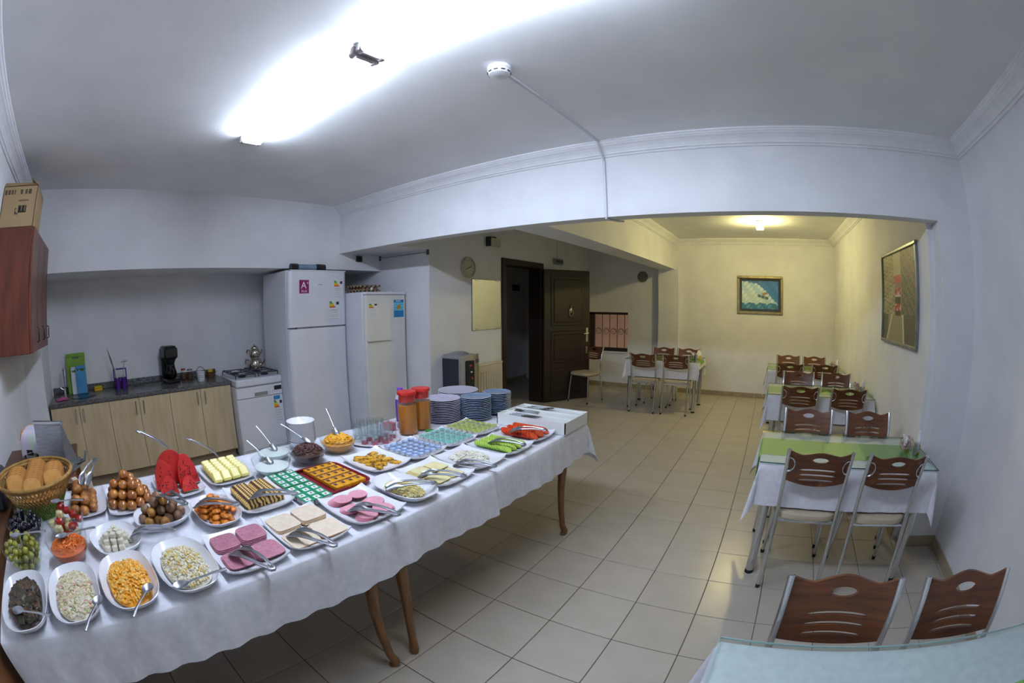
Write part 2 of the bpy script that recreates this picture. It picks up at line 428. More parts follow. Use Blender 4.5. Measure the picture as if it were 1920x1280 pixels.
b = MB(); b.cbox(.775, .815, -.047, -.035, .74, .86, .004); b.cyl((.795, -.047, .80), (.795, -.06, .80), .014, n=12); b.build('lock_plate', M_BRASS, lf)
MB().cyl((.43, -.036, 1.60), (.43, -.048, 1.60), .012, n=10).build('peephole', M_BRASS, lf)

# ------------------------------------------------------------------ lamps
M_TUBE = emit('lit_fluorescent_tube', (.74, .85, 1.06, 1), TUBE_POWER)
M_FIX = mat('white_lamp_metal', '#e8e8ea', '#dfdfe2', 5, .4)
M_TUBE2 = emit('lit_fluorescent_tube_dimmed', (.74, .85, 1.06, 1), TUBE_POWER * .80)  # same kind of tube, emission lowered to darken the right side of the room
def fluorescent(x0, x1, label, mt):
    t = thing('fluorescent_lamp', label, 'ceiling lamp', ((x0 + x1) / 2, .99, CEIL)); h = (x1 - x0) / 2
    MB().cbox(-h, h, -.030, .030, -.030, 0, .006).build('lamp_housing', M_FIX, t)
    for s_ in (-1, 1):
        MB().cyl((-h + .03, s_ * .058, -.040), (h - .03, s_ * .058, -.040), .013, n=12).build('lamp_tube', mt, t)
    for e in (-1, 1):
        b = MB(); b.cbox(e * h - (.022 if e > 0 else 0), e * h + (.022 if e < 0 else 0), -.08, .08, -.052, -.004, .004)
        for s_ in (-1, 1): b.cyl((e * (h - .035), s_ * .058, -.040), (e * (h - .002), s_ * .058, -.040), .0165, n=12)
        b.build('lamp_holder', mat('grey_lamp_holder', '#b9b3b3', '#a8a2a2', 9, .5), t)
fluorescent(-2.72, -1.42, 'twin tube fluorescent ceiling lamp towards the kitchen side', M_TUBE)
fluorescent(-1.40, -.10, 'twin tube fluorescent ceiling lamp over the gap between buffet and dining tables', M_TUBE2)
t = thing('ceiling_lamp', 'small square glowing glass ceiling lamp in the dining area', 'ceiling lamp', (-.08, 6.03, CEIL))
MB().cbox(-.06, .06, -.06, .06, -.02, 0, .004).build('lamp_base', M_FIX, t)
MB().cbox(-.05, .05, -.05, .05, -.115, -.02, .008).build('lamp_shade', emit('lit_warm_glass', (1.0, .85, .36, 1), LAMP_POWER), t)

# ------------------------------------------------------------------ kitchen
M_MAPLE = mat('pale_maple_door', '#cbb795', '#bba783', 5, .5, stretch=(3, 3, .5))
M_GRAN = mat('grey_granite', '#3e3f43', '#7b7a78', 70, .25, kind='noise', lo=.4, hi=.7, detail=6)
XF = -4.50; WT = .84
M_CARC = mat('pale_maple_edge', '#9d8a72', '#8d7b64', 6, .6)
gaps = [-.664, -.312, .048, .399, .758, 1.12, 1.485]
cab_lab = ['pale maple base cabinet under the sink with two doors', 'pale maple base cabinet below the purple cutlery caddy', 'pale maple base cabinet next to the dishwasher']
for k in range(3):
    a, c, e = gaps[2 * k], gaps[2 * k + 1], gaps[2 * k + 2]
    t = thing('base_cabinet', cab_lab[k], 'cabinet', (XF, (a + e) / 2, 0), 0, 'kitchen base cabinets'); y = (a + e) / 2
    b = MB(); b.box(-.56, -.02, a - y + .001, e - y - .001, .10, WT - .04); b.box(-.50, -.08, a - y + .01, e - y - .01, 0, .10); b.build('cabinet_body', M_CARC, t, smooth=0)
    for (p, q, s_) in ((a, c, 1), (c, e, -1)):
        d = MB().cbox(-.02, .0, p - y + .002, q - y - .002, .11, WT - .045, .002).build('cabinet_door', M_MAPLE, t, smooth=0)
        hy = (q - y - .045) if s_ > 0 else (p - y + .045)
        b = MB(); b.tube([(0, hy, .765), (.026, hy, .755), (.030, hy, .70), (.026, hy, .645), (0, hy, .635)], .0065, 8); b.build('door_handle', M_CHROME, d)
t = thing('worktop', 'dark speckled grey granite worktop with backsplash and round sink', 'worktop', (XF, .41, WT))
b = MB(); b.cbox(-.60, .015, -1.08, 1.08, -.04, 0, .006); b.build('worktop_slab', M_GRAN, t)
tag(MB().cbox(-.60, -.58, -1.08, 1.08, .001, .065, .004).build('backsplash', M_GRAN, None, (XF, .41, WT)), 'low granite backsplash strip along the kitchen wall', 'backsplash')
sk = MB(); sk.lathe([(.155, .004), (.165, .005), (.168, .001)], 28); sk.lathe([(.155, .004), (.150, .002), (.02, .0015)], 28, cap1=True)
sk.build('sink_basin', mat('dark_steel_sink', '#5a5c60', '#4a4c50', 9, .25, 1.0), t, (-.26, -.66, 0))
b = MB(); b.cyl((0, 0, 0), (0, 0, .06), .02, .016, 12); b.tube([(0, 0, .05), (0, 0, .22), (.02, .005, .26), (.06, .015, .275), (.10, .03, .25), (.11, .03, .20)], .009, 8); b.tube([(0, -.02, .05), (.0, -.06, .075)], .007, 8)
tag(b.build('faucet', M_CHROME, None, (-5.0, -.50, WT)), 'chrome swan neck faucet behind the round sink', 'faucet')

def board(name, w, h, m, loc, tilt, label, hole=(.09, .02)):
    b = MB(); c = .02
    out = [(-w/2, c), (-w/2 + c, 0), (w/2 - c, 0), (w/2, c), (w/2, h - c), (w/2 - c, h), (-w/2 + c, h), (-w/2, h - c)]
    hw, hh = hole; z = h - .045
    # frame around a handle slot
    b.box(-w/2, w/2, 0, .008, 0, z - hh/2); b.box(-w/2, -hw/2, 0, .008, z - hh/2, z + hh/2); b.box(hw/2, w/2, 0, .008, z - hh/2, z + hh/2); b.cbox(-w/2, w/2, 0, .008, z + hh/2, h, .004)
    me = b.mesh(name, m, 30)
    o = link(name, me, None, loc, rot=(tilt, 0, R(90))); return tag(o, label, 'cutting board', 'cutting boards leaning by the sink')
board('cutting_board', .25, .40, mat('lime_green_plastic', '#6f9a12', '#668f10', 8, .4), (-4.985, -.325, WT + .001), R(-9), 'tall lime green cutting board leaning against the kitchen wall')
board('cutting_board', .13, .28, mat('sky_blue_plastic', '#2f86b8', '#2a7cab', 8, .4), (-4.915, -.265, WT + .001), R(-10), 'small sky blue cutting board in front of the green one')
board('cutting_board', .12, .27, mat('white_plastic', '#c9ced6', '#b9bec6', 8, .4), (-4.935, -.335, WT + .001), R(-10), 'small white cutting board between the green and blue boards')
b = MB(); b.cbox(-.035, .035, -.055, .055, 0, .02, .006); b.cbox(-.035, .035, -.055, .055, .02, .045, .006, 1)
tag(b.build('sponge', [mat('yellow_foam', '#d3b012', '#c4a00e', 60, .9), mat('yellow_scourer', '#c9a70f', '#a78a0c', 60, .95)], None, (-5.0, -.065, WT), .2), 'yellow dish sponge on the granite worktop', 'sponge')
b = MB(); b.grid(lambda u, v: ((u - .5) * .13 + .01 * math.sin(v * 9), (v - .5) * .16, .006 + .028 * abs(math.sin(u * 5 + v * 3)) * math.sin(PI * u) * math.sin(PI * v)), 14, 14)
b.grid(lambda u, v: ((u - .5) * .13 + .01 * math.sin(v * 9), (v - .5) * .16, .001), 14, 14, flip=True)
tag(b.build('dish_cloth', mat('pink_cloth', '#c25a93', '#ad4c82', 40, .9), None, (-4.68, -.52, WT), .3), 'crumpled pink dish cloth at the sink edge', 'cloth')
# cutlery caddy
t = thing('cutlery_caddy', 'purple plastic cutlery caddy with open back frame', 'caddy', (-4.93, .235, WT)); M_PURP = mat('purple_plastic', '#4a1a86', '#3f1674', 9, .35)
for s_ in (-1, 1):
    b = MB(); b.lathe([(.032, 0), (.038, .11), (.034, .108), (.029, .004)], 16, M=Matrix.Translation((.02, s_ * .04, 0)), cap0=True); b.build('caddy_cup', M_PURP, t)
b = MB(); b.cbox(-.03, -.022, -.085, .085, .0, .02, .002); b.cbox(-.03, -.022, -.085, -.070, 0, .205, .003); b.cbox(-.03, -.022, .070, .085, 0, .205, .003); b.cbox(-.03, -.022, -.07, .07, .19, .205, .003); b.cbox(-.03, -.022, -.07, .07, .10, .112, .003); b.build('caddy_frame', M_PURP, t)
b = MB(); b.tube([(0, 0, .012), (-.01, -.02, .18), (-.03, -.055, .30), (-.05, -.095, .42)], [.006, .007, .014, .002], 6, flat=.3)
tag(b.build('kitchen_knife', mat('knife_steel', '#8d7f78', '#a09088', 9, .3, .8), None, (-4.91, .19, WT)), 'long knife standing in the purple caddy', 'knife')
b = MB(); b.tube([(0, 0, .012), (0, -.01, .10), (-.01, -.03, .23)], .006, 6); tag(b.build('spatula', mat('white_plastic_handle', '#d6d6dc', '#cacad0', 9, .4), None, (-4.905, .205, WT)), 'white handled utensil in the purple caddy', 'utensil')
b = MB(); b.tube([(0, 0, .012), (0, .03, .22), (0, .045, .29)], .005, 6); b.tube([(0, 0, .27), (0, .08, .275)], .006, 6)
tag(b.build('masher', mat('greyish_plastic', '#a99f9b', '#9a908c', 9, .4), None, (-4.91, .26, WT)), 'grey utensil with a cross bar in the purple caddy', 'utensil')
g = MB().lathe([(.028, 0), (.033, .10), (.031, .10), (.026, .006), (0.001, .005)], 16, cap0=True).mesh('water_glass', M_GLASS)
for y in (.42, .50): tag(link('water_glass', g, None, (-4.93, y, WT)), 'empty clear glass on the granite worktop beside the purple caddy', 'glass', 'glasses on the worktop')
# coffee maker
t = thing('coffee_maker', 'black filter coffee maker with glass jug', 'coffee maker', (-4.90, .86, WT), R(8))
MB().cbox(-.12, .12, -.09, .09, 0, .045, .015).build('base', M_BLACK, t)
MB().cbox(-.12, -.03, -.085, .085, .045, .27, .02).build('water_tank', M_BLACK, t)
b = MB(); b.cbox(-.12, .11, -.088, .088, .25, .375, .022); b.lathe([(.05, .20), (.075, .25)], 20, M=Matrix.Translation((.035, 0, 0)), cap0=True); b.cbox(-.09, .08, -.07, .07, .372, .385, .006); b.build('filter_head', M_BLACK, t)
j = MB().lathe([(.05, .046), (.066, .07), (.070, .11), (.055, .16), (.050, .185)], 22, M=Matrix.Translation((.045, 0, 0)), cap0=True).build('jug', glass('smoked_glass', '#3a3d42'), t)
b = MB(); b.tube([(.108, 0, .165), (.14, 0, .16), (.145, 0, .11), (.115, 0, .085)], .008, 6); b.lathe([(.052, .182), (.052, .195)], 20, M=Matrix.Translation((.045, 0, 0)), cap1=True); b.build('jug_handle', M_BLACK, j)
# jars, baskets
def jar(loc, r, h, fill, lid, label):
    t = thing('glass_jar', label, 'jar', loc)
    MB().lathe([(r * .95, 0), (r, .01), (r, h * .8), (r * .8, h * .86), (r * .8, h * .9)], 16, cap0=True).build('jar_glass', M_GLASS, t)
    MB().lathe([(r * .93, .004), (r * .94, h * .55)], 16, cap0=True, cap1=True).build('jar_contents', fill, t)
    MB().lathe([(r * .84, h * .86), (r * .86, h)], 16, cap0=True, cap1=True).build('jar_lid', lid, t)
jar((-4.98, 1.045, WT), .034, .12, mat('paprika', '#6b4a35', '#5a3b29', 60, .9), mat('red_lid', '#9c3a2c', '#8c3226', 8, .4), 'spice jar with red lid beside the coffee maker')
jar((-4.93, 1.115, WT), .040, .115, mat('ground_coffee', '#54402f', '#463424', 60, .9), mat('tin_lid', '#aaa59c', '#9a958c', 8, .35, .8), 'glass jar with metal lid and brown contents')
t = thing('wire_basket', 'white woven basket with dark wire handle', 'basket', (-4.72, 1.20, WT)); M_WB = mat('white_wicker', '#d9d8dc', '#b8b7bd', 60, .7)
b = MB(); b.lathe([(.04, 0), (.052, .10), (.048, .10), (.037, .004)], 16, cap0=True)
for k in range(4): b.lathe([(.043 + k * .003, .018 + k * .024), (.047 + k * .003, .024 + k * .024), (.043 + k * .003, .03 + k * .024)], 16)
b.build('basket_body', M_WB, t); MB().tube([(0, .05 * math.cos(a), .09 + .06 * math.sin(a)) for a in [PI * i / 10 for i in range(11)]], .003, 5).build('basket_handle', M_BLACK, t)
t = thing('bread_basket', 'small brown basket holding yellow sachets next to the hob', 'basket', (-4.86, 1.36, WT))
b = MB(); b.lathe([(.045, 0), (.066, .07), (.061, .07), (.041, .005)], 16, cap0=True)
for k in range(3): b.lathe([(.049 + k * .007, .012 + k * .022), (.055 + k * .007, .019 + k * .022), (.053 + k * .007, .027 + k * .022)], 16)
b.build('basket_body', mat('brown_wicker', '#6b4326', '#52321b', 60, .8), t)
msach = MB().cbox(-.012, .012, -.005, .005, 0, .088, .003).mesh('sugar_sachet', mat('yellow_paper', '#d9b23c', '#caa02f', 12, .7, rnd=.08))
for k in range(7):
    a = k * PI / 3; tag(link('sugar_sachet', msach, None, (-4.86 + (0 if k == 6 else .024) * math.cos(a), 1.36 + (0 if k == 6 else .024) * math.sin(a), WT + .006), rot=(0, 0, a + PI / 2)), 'yellow sachet standing in the small brown basket', 'sachet', 'yellow sachets in the brown basket')

# dishwasher with hob on top
t = thing('dishwasher', 'white dishwasher with energy label under the gas hob', 'dishwasher', (-4.35, 1.777, 0))
MB().cbox(-.58, -.02, -.283, .283, .04, .775, .005).build('dishwasher_body', M_WHITEP, t)
dd = MB().cbox(-.02, 0, -.283, .283, .09, .645, .006).build('dishwasher_door', M_WHITEP, t)
cp = MB().cbox(-.02, .004, -.283, .283, .65, .765, .006).build('control_panel', M_WHITEP, t)
MB().box(.003, .0065, -.065, .095, .663, .70).build('grip', mat('grey_grip', '#8f8b8c', '#7d797a', 8, .5), cp, smooth=0)
MB().box(.003, .006, .180, .272, .70, .745).build('display', M_BLACK, cp, smooth=0)
MB().lathe([(.02, 0), (.018, .012)], 16, cap1=True, M=Matrix.Translation((.004, .15, .705)) @ Matrix.Rotation(PI/2, 4, 'Y')).build('dial', M_WHITEP, cp)
b = MB(); b.box(-.56, -.04, -.27, .27, 0, .09); b.build('plinth', M_WHITEP, t, smooth=0)
def energy(u, v, head=True):
    if v > .86 and head: return '#2f7fb8' if u < .8 else '#cfe0ea'
    if .52 < v < .82:
        k = (.82 - v) / .30
        if u < .22 + .45 * k: return ['#2f8f4a', '#8fae2c', '#e0c11d', '#e59a1e', '#cf4a22'][min(4, int(k * 5))]
        if .5 < v - .18 < .62 and u > .72: return '#22252a'
    if v < .5 and (int(v * 30) % 3 == 0) and .12 < u < .85: return '#b9bfb9'
    return '#d9dde0'
o = painted('energy_label', energy, .10, .27, 20, 40, dd, loc=(.0012, .215, .365), rz=R(90))
t = thing('gas_hob', 'white tabletop gas hob with black pan supports on the dishwasher', 'hob', (-4.35, 1.777, .775))
MB().cbox(-.56, .02, -.282, .282, 0, .075, .012).build('hob_body', M_WHITEP, t)
MB().cbox(-.53, -.02, -.27, .27, .0752, .082, .003).build('hob_plate', mat('hob_enamel', '#b9bcc2', '#abaeb4', 8, .3), t)
for (x, y) in ((-.40, -.14), (-.40, .14), (-.15, -.14), (-.15, .14)):
    b = MB(); b.lathe([(.045, .082), (.045, .094), (.03, .098), (.03, .106), (.001, .108)], 16, M=Matrix.Translation((x, y, 0))); b.build('burner', M_BLACK, t)
for y in (-.14, .14):
    b = MB()
    for yy in (y - .12, y + .12): b.tube([(-.51, yy, .118), (-.04, yy, .118)], .0055, 6)
    for xx in (-.51, -.275, -.04): b.tube([(xx, y - .12, .118), (xx, y + .12, .118)], .0055, 6)
    for xx in (-.40, -.15): b.tube([(xx, y - .12, .118), (xx, y - .04, .118)], .0055, 6); b.tube([(xx, y + .12, .118), (xx, y + .04, .118)], .0055, 6)
    for xx in (-.51, -.04):
        for yy in (y - .12, y + .12): b.tube([(xx, yy, .118), (xx, yy, .081)], .0055, 6)
    for xx in (-.46, -.34, -.21, -.09): b.tube([(xx, y - .12, .118), (xx, y - .12, .135), (xx + .03, y - .12, .135)], .004, 5)
    b.build('pan_support', M_BLACK, t)
# double teapot
M_POT = mat('polished_steel', '#c8beb2', '#b8aea2', 6, .14, 1.0)
def teapot(name, z, r, label):
    t = thing(name, label, 'teapot', (-4.72, 1.90, z), R(-55), 'double teapot on the hob')
    MB().lathe([(r * .75, 0), (r * .95, .01), (r, r * .55), (r * .9, r * 1.05), (r * .62, r * 1.3), (r * .62, r * 1.45)], 28, cap0=True).build('pot_body', M_POT, t)
    MB().tube([(0, r * .9, r * .5), (0, r * 1.35, r * .75), (0, r * 1.55, r * 1.2)], [.016, .011, .008], 8).build('spout', M_POT, t)
    MB().tube([(0, -r * .85, r * 1.0), (0, -r * 1.5, r * 1.1), (0, -r * 1.65, r * .7), (0, -r * 1.5, r * .35)], .009, 8).build('handle', M_BLACK if False else M_POT, t)
    return t
teapot('kettle', .900, .088, 'steel kettle forming the bottom of the double teapot')
t2 = teapot('teapot', 1.0285, .070, 'steel teapot stacked on top of the kettle')
b = MB(); b.lathe([(.046, .1015), (.044, .108), (.012, .125), (.006, .128)], 24); b.ball((0, 0, .136), .011, 10, 6); b.build('lid', M_POT, t2)

# refrigerator
def rdoor(y0, y1, z0, z1, d=.06, r=.05):
    """door slab, front edges rounded in plan, front at x=0"""
    out = [(-d, y0), ] + [(-r + r * math.sin(a), y0 + r - r * math.cos(a)) for a in [PI / 2 * i / 6 for i in range(7)]] + [(-r + r * math.cos(a), y1 - r + r * math.sin(a)) for a in [PI / 2 * i / 6 for i in range(7)]] + [(-d, y1)]
    return MB().prism(out, z0, z1)
t = thing('refrigerator', 'tall white refrigerator with freezer door on top and magenta sticker', 'refrigerator', (-4.09, 2.44, 0))
MB().cbox(-.70, -.065, -.375, .375, .03, 1.945, .012).build('refrigerator_body', M_WHITEP, t)
for x in (-.62, -.14):
    for y in (-.32, .32): MB().cyl((x, y, 0), (x, y, .035), .02, n=10).build('foot', M_BLACK, t)
d1 = rdoor(-.375, .375, 1.352, 1.93).build('freezer_door', M_WHITEP, t, smooth=30); d2 = rdoor(-.375, .375, .08, 1.335).build('fridge_door', M_WHITEP, t, smooth=30)
MB().box(-.03, -.004, -.28, .33, 1.335, 1.353).build('handle_recess', mat('grey_gasket', '#6f7078', '#5d5e66', 8, .6), d2, smooth=0)
MB().cbox(-.06, .004, -.36, .36, 1.93, 1.945, .004).build('top_trim', M_WHITEP, t)
mg = MB().cbox(.0005, .003, -.245, -.125, 1.70, 1.84, .001).build('magenta_sticker', mat('magenta_vinyl', '#8e1a63', '#821659', 8, .4), d1, smooth=0); mg['label'] = 'magenta A plus sticker'
M_INK = mat('white_ink', '#f0eef2', '#e8e6ea', 5, .5)
for s_, sz, y, z in (('A', .10, -.19, 1.752), ('+', .05, -.142, 1.79), ('PLUS', .032, -.185, 1.712)):
    me = text_mesh(s_, sz); me.materials.clear(); me.materials.append(M_INK)
    link('lettering', me, d1, (.0036, y, z), rot=(PI / 2, 0, PI / 2))
painted('energy_label', lambda u, v: energy(u, v, False), .11, .21, 20, 36, d1, loc=(.0012, .26, 1.66), rz=R(90))
painted('energy_label', lambda u, v: energy(u, v, False), .125, .23, 20, 36, d1, loc=(.0012, .205, 1.42), rz=R(90))
MB().cbox(.0005, .0015, -.01, .05, 1.785, 1.797, .0004).build('maker_badge', mat('pale_badge', '#b4b6c0', '#a6a8b2', 9, .4), d1, smooth=0)
t = thing('cylinder_lamp', 'grey cylinder with black ends lying on the refrigerator', 'lamp', (-4.17, 2.345, 1.9455 + .036))
M_ = Matrix.Rotation(-PI / 2, 4, 'X')
MB().lathe([(.030, -.13), (.030, .13)], 20, M=M_).build('clear_body', mat('grey_blue_plastic', '#7e93a6', '#6f8496', 9, .25), t)
for a, c in ((-.22, -.13), (.10, .22)): MB().lathe([(.033, a), (.036, a + .012), (.036, c - .01), (.033, c)], 20, M=M_, cap0=True, cap1=True).build('end_cap', M_BLACK, t)

# upright freezer
t = thing('upright_freezer', 'narrow white upright freezer with blue sticker beside the refrigerator', 'freezer', (-3.75, 3.115, 0))
MB().cbox(-.60, -.055, -.29, .30, .03, 1.70, .01).build('freezer_body', M_WHITEP, t)
for x in (-.54, -.12):
    for y in (-.24, .25): MB().cyl((x, y, 0), (x, y, .035), .02, n=10).build('foot', M_BLACK, t)
M_CREAM = mat('cream_enamel', '#dcdad6', '#d6d4cf', 4, .3, coat=.2)
fd = rdoor(-.285, .295, .08, 1.665, .05, .02).build('freezer_door', M_CREAM, t, smooth=30)
b = MB(); b.cbox(.0, .028, -.285, .05, 1.165, 1.195, .008); b.build('door_handle', M_CREAM, fd)
MB().cbox(-.05, .0, -.285, .295, 1.67, 1.70, .004).build('top_panel', M_WHITEP, t)
def poster(u, v):
    if v > .86: return '#1a66a6' if not (.2 < u < .7 and .9 < v < .96) else '#9cc7e0'
    if v < .38: return '#1378b4' if v < .3 or (u * 5 + v * 9) % 1 > .3 else '#1b88c2'
    if (u - .5) ** 2 * 6 + (v - .58) ** 2 * 9 < .22: return ['#d8a62a', '#6b6a2c', '#e3b73a', '#3f5a3a'][int(u * 17 + v * 11) % 4]
    return '#4fb2d6' if int(v * 24) % 3 else '#8fd0e4'
painted('blue_sticker', poster, .15, .195, 30, 36, fd, loc=(.0012, .19, 1.415), rz=R(90))
painted('energy_label', lambda u, v: energy(u, v, False), .11, .16, 20, 32, fd, loc=(.0012, -.185, 1.44), rz=R(90))
# egg trays and eggs
M_PULP = mat('grey_pulp', '#9a8a72', '#83745e', 30, .95, bump=.2)
def eggtray(z, label, sh=0.):
    b = MB(); nx, ny = 24, 24
    b.shell(lambda u, v: ((u - .5) * .30, (v - .5) * .30, .022 + .016 * math.cos(u * 2 * PI * 5) * math.cos(v * 2 * PI * 5 + sh)), 30, 30, .004)
    tag(b.build('egg_tray', M_PULP, None, (-4.02, 3.0, z)), label, 'egg tray', 'stacked egg trays on the freezer')
eggtray(1.701, 'grey pulp egg tray at the bottom of the stack on the freezer'); eggtray(1.7475, 'grey pulp egg tray on top of the eggs on the freezer', PI)
me_ = MB().ball((0, 0, .024), (.02, .02, .026), 10, 7).mesh('egg', mat('brown_eggshell', '#8a5a48', '#7b4d3c', 9, .5, rnd=.25)); mw_ = MB().ball((0, 0, .024), (.02, .02, .026), 10, 7).mesh('egg', mat('white_eggshell', '#e6e2da', '#dedad2', 9, .5))
for i in range(5):
    for j in range(4):
        wh = (i == 4 and j == 2)
        tag(link('egg', mw_ if wh else me_, None, (-4.02 + (i - 2) * .06, 3.0 + (j - 1.5) * .06, 1.7105)), 'white egg between the grey egg trays' if wh else 'brown egg between the grey egg trays', 'egg', None if wh else 'brown eggs in the trays')
b = MB(); b.lathe([(.03, 0), (.045, .02), (.043, .02), (.028, .003)], 14, cap0=True); tag(b.build('white_dish', M_PORC, None, (-3.88, 3.27, 1.70)), 'small white dish on the freezer beside the egg trays', 'dish')
# black socket box, curtain wire
b = MB(); b.cbox(0, .03, -.04, .04, -.034, .034, .004); tag(b.build('junction_box', M_BLACK, None, (XBULK, 3.097, 2.106)), 'small square black box on the white bulkhead', 'box')
t = thing('curtain_rail', 'thin grey rail under the ceiling above the freezer', 'rail', (-3.83, 3.43, 2.13))
MB().tube([(-.42, 0, 0), (.42, 0, 0)], .005, 6).build('rail_rod', M_STEEL, t)
for x in (-.42, .42): MB().cbox(x - .008, x + .008, -.012, .0185, -.03, .03, .003).build('rail_bracket', mat('grey_bracket', '#55565c', '#4a4b50', 8, .5), t)

# wall cabinet and carton
M_CHER = mat('cherry_wood', '#6e3118', '#552410', 6, .4, stretch=(3, 3, .6), coat=.1); M_CHERP = mat('cherry_panel_grey', '#6e5148', '#5f453d', 6, .45)
t = thing('wall_cabinet', 'reddish cherry wood wall cabinet with three panelled doors', 'cabinet', (-3.72, -.57, 1.38))
MB().cbox(-.53, .53, -.349, -.02, 0, .80, .003).build('cabinet_body', M_CHER, t)
for k in range(3):
    x0 = -.53 + k * .3533; x1 = x0 + .3533
    d = MB().cbox(x0 + .002, x1 - .002, -.019, 0, .002, .798, .003).build('cabinet_door', M_CHER, t, smooth=0)
    MB().cbox(x0 + .06, x1 - .06, -.004, .003, .06, .74, .003).build('door_panel', M_CHERP, d, smooth=0)
    b = MB(); hx = x0 + .035; b.tube([(hx, 0, .16), (hx, .02, .155), (hx, .02, .065), (hx, 0, .06)], .006, 6); b.build('door_handle', mat('dark_bronze', '#3a1d18', '#2e1612', 9, .4, .6), d)
M_KRAFT = mat('kraft_cardboard', '#a68b64', '#9a7f59', 10, .85, bump=.03)
t = thing('cardboard_box', 'open kraft cardboard box with black print on the wall cabinet', 'box', (-3.40, -.757, 2.18))
b = MB(); w, d, h = .195, .160, .275
for q in ((-w, w, -d, d, 0, .004), (-w, -w + .004, -d, d, 0, h), (w - .004, w, -d, d, 0, h), (-w, w, -d, -d + .004, 0, h), (-w, w, d - .004, d, 0, h)): b.box(*q)
b.build('box_body', M_KRAFT, t, smooth=0)
for (pts) in (((w, -d, h), (w, d, h), (w - .03, d, h + .025), (w - .03, -d, h + .03)), ((-w, d, h), (w, d, h), (w, d - .08, h + .06), (-w, d - .08, h + .06))):
    b = MB(); b.add(list(pts) + [(x, y, z - .004) for x, y, z in pts], [(0, 1, 2, 3), (7, 6, 5, 4), (0, 4, 5, 1), (1, 5, 6, 2), (2, 6, 7, 3), (3, 7, 4, 0)]); b.build('box_flap', M_KRAFT, t, smooth=0)
def carton(u, v):
    if .34 < v < .52 and .52 < u < .76 and not (int(u * 40) % 4 == 0 and v > .38): return '#2c2620'
    if .30 < v < .46 and .42 < u < .52 and (u - .50) ** 2 + (v - .40) ** 2 > .004: return '#4a4034'
    if .60 < v < .68 and .50 < u < .80 and int(v * 60) % 2: return '#6d5b42'
    if .80 < v < .92 and (u < .36 and int(u * 30) % 3 or .52 < u < .58 or .66 < u < .72 or .76 < u < .84): return '#4c4234'
    return '#a68b64'
painted('box_print', carton, .31, .265, 58, 50, t, rough=.85, loc=(w + .0012, 0, .005), rz=R(90))

# sideboard, little table with grinder and slicer
M_BRN = mat('brown_laminate', '#6d4526', '#5a381e', 6, .45, stretch=(1, 6, 1))
t = thing('sideboard', 'brown wooden sideboard against the rear wall beside the buffet', 'sideboard', (-2.1, -.815, 0))
MB().cbox(-1.15, 1.15, -.10, .085, .74, .775, .004).build('sideboard_top', M_BRN, t); MB().cbox(-1.12, 1.12, -.095, .075, .06, .74, .004).build('sideboard_body', M_BRN, t); MB().box(-1.08, 1.08, -.09, .06, 0, .06).build('plinth', M_BRN, t, smooth=0)
t = thing('side_table', 'small brown table carrying the food slicer behind the buffet', 'table', (-2.84, -.50, 0))
MB().cbox(-.40, .40, -.20, .20, .735, .765, .004).build('table_top', M_BRN, t)
for x in (-.36, .36):
    for y in (-.16, .16): MB().cbox(x - .025, x + .025, y - .025, y + .025, 0, .735, .004).build('leg', M_BRN, t)
t = thing('bread_slicer', 'brushed steel food slicer with upright back plate', 'slicer', (-2.70, -.405, .765), R(62))
MB().cbox(-.14, .14, -.10, .10, 0, .05, .012).build('base', M_STEEL, t)
b = MB(); b.add([(-.12, -.09, .05), (.12, -.09, .05), (.12, .06, .05), (-.12, .06, .05), (-.12, -.07, .27), (.12, -.07, .27), (.12, -.05, .27), (-.12, -.05, .27)], [(0, 3, 2, 1), (4, 5, 6, 7), (0, 1, 5, 4), (1, 2, 6, 5), (2, 3, 7, 6), (3, 0, 4, 7)]); b.build('back_plate', M_STEEL, t, smooth=0)
MB().cbox(-.13, .13, -.075, -.04, .268, .285, .004).build('top_edge', M_CHROME, t)
MB().tube([(.14, .02, .03), (.20, .03, .05), (.22, .04, .10)], .010, 8).build('crank', M_CHROME, t)
t = thing('toaster', 'black rounded toaster with steel front on the small brown table', 'toaster', (-2.93, -.585, .765), R(-20))
b = MB(); loft(b, [[(x * s_, y * s_, z) for x, y in superell(.14, .11, 28, 3)] for z, s_ in ((0, .92), (.02, 1), (.15, 1), (.19, .9), (.205, .7))], cap1=True); b.build('toaster_shell', M_BLACK, t)
MB().cbox(.135, .15, -.05, .05, .02, .13, .006).build('steel_front', M_STEEL, t); MB().cbox(.148, .155, -.03, .03, .08, .115, .003).build('window', M_BLACK, t)
def spots(u, v):
    for (a, c, r, k) in ((.25, .3, .13, '#e0b62a'), (.65, .25, .11, '#e08a3c'), (.45, .7, .13, '#d9a52a'), (.85, .65, .1, '#cfe0d0'), (.1, .8, .11, '#c9b0dc'), (.75, .9, .08, '#e3c23a')):
        if (u - a) ** 2 + (v - c) ** 2 < r * r: return k
    return '#d9d2e2'
def towel(u, v):
    x, y = (u - .5) * .40 + .02, (v - .5) * .30 - .01; k = ((abs(x) / .14) ** 3 + (abs(y) / .11) ** 3) ** (1 / 3)
    z = .205 if k < .7 else (.205 - .015 * (k - .7) / .2 if k < .9 else .19 - .04 * min(1, (k - .9) / .1))
    if k > 1:
        f = (1.075 + .06 * (k - 1)) / k; z = .15 - .115 * (k - 1) + .006 * math.sin(9 * u + 7 * v); x *= f; y *= f
    elif k > .5: f = 1 + .075 * (k - .5) / .5; x *= f; y *= f
    return (x, y, z + .009)
mb = MB(); mb.grid(towel, 40, 40)
me = mb.mesh('tea_towel', print_mat('print_90', .9)); a = me.color_attributes.new('ink', 'FLOAT_COLOR', 'CORNER')
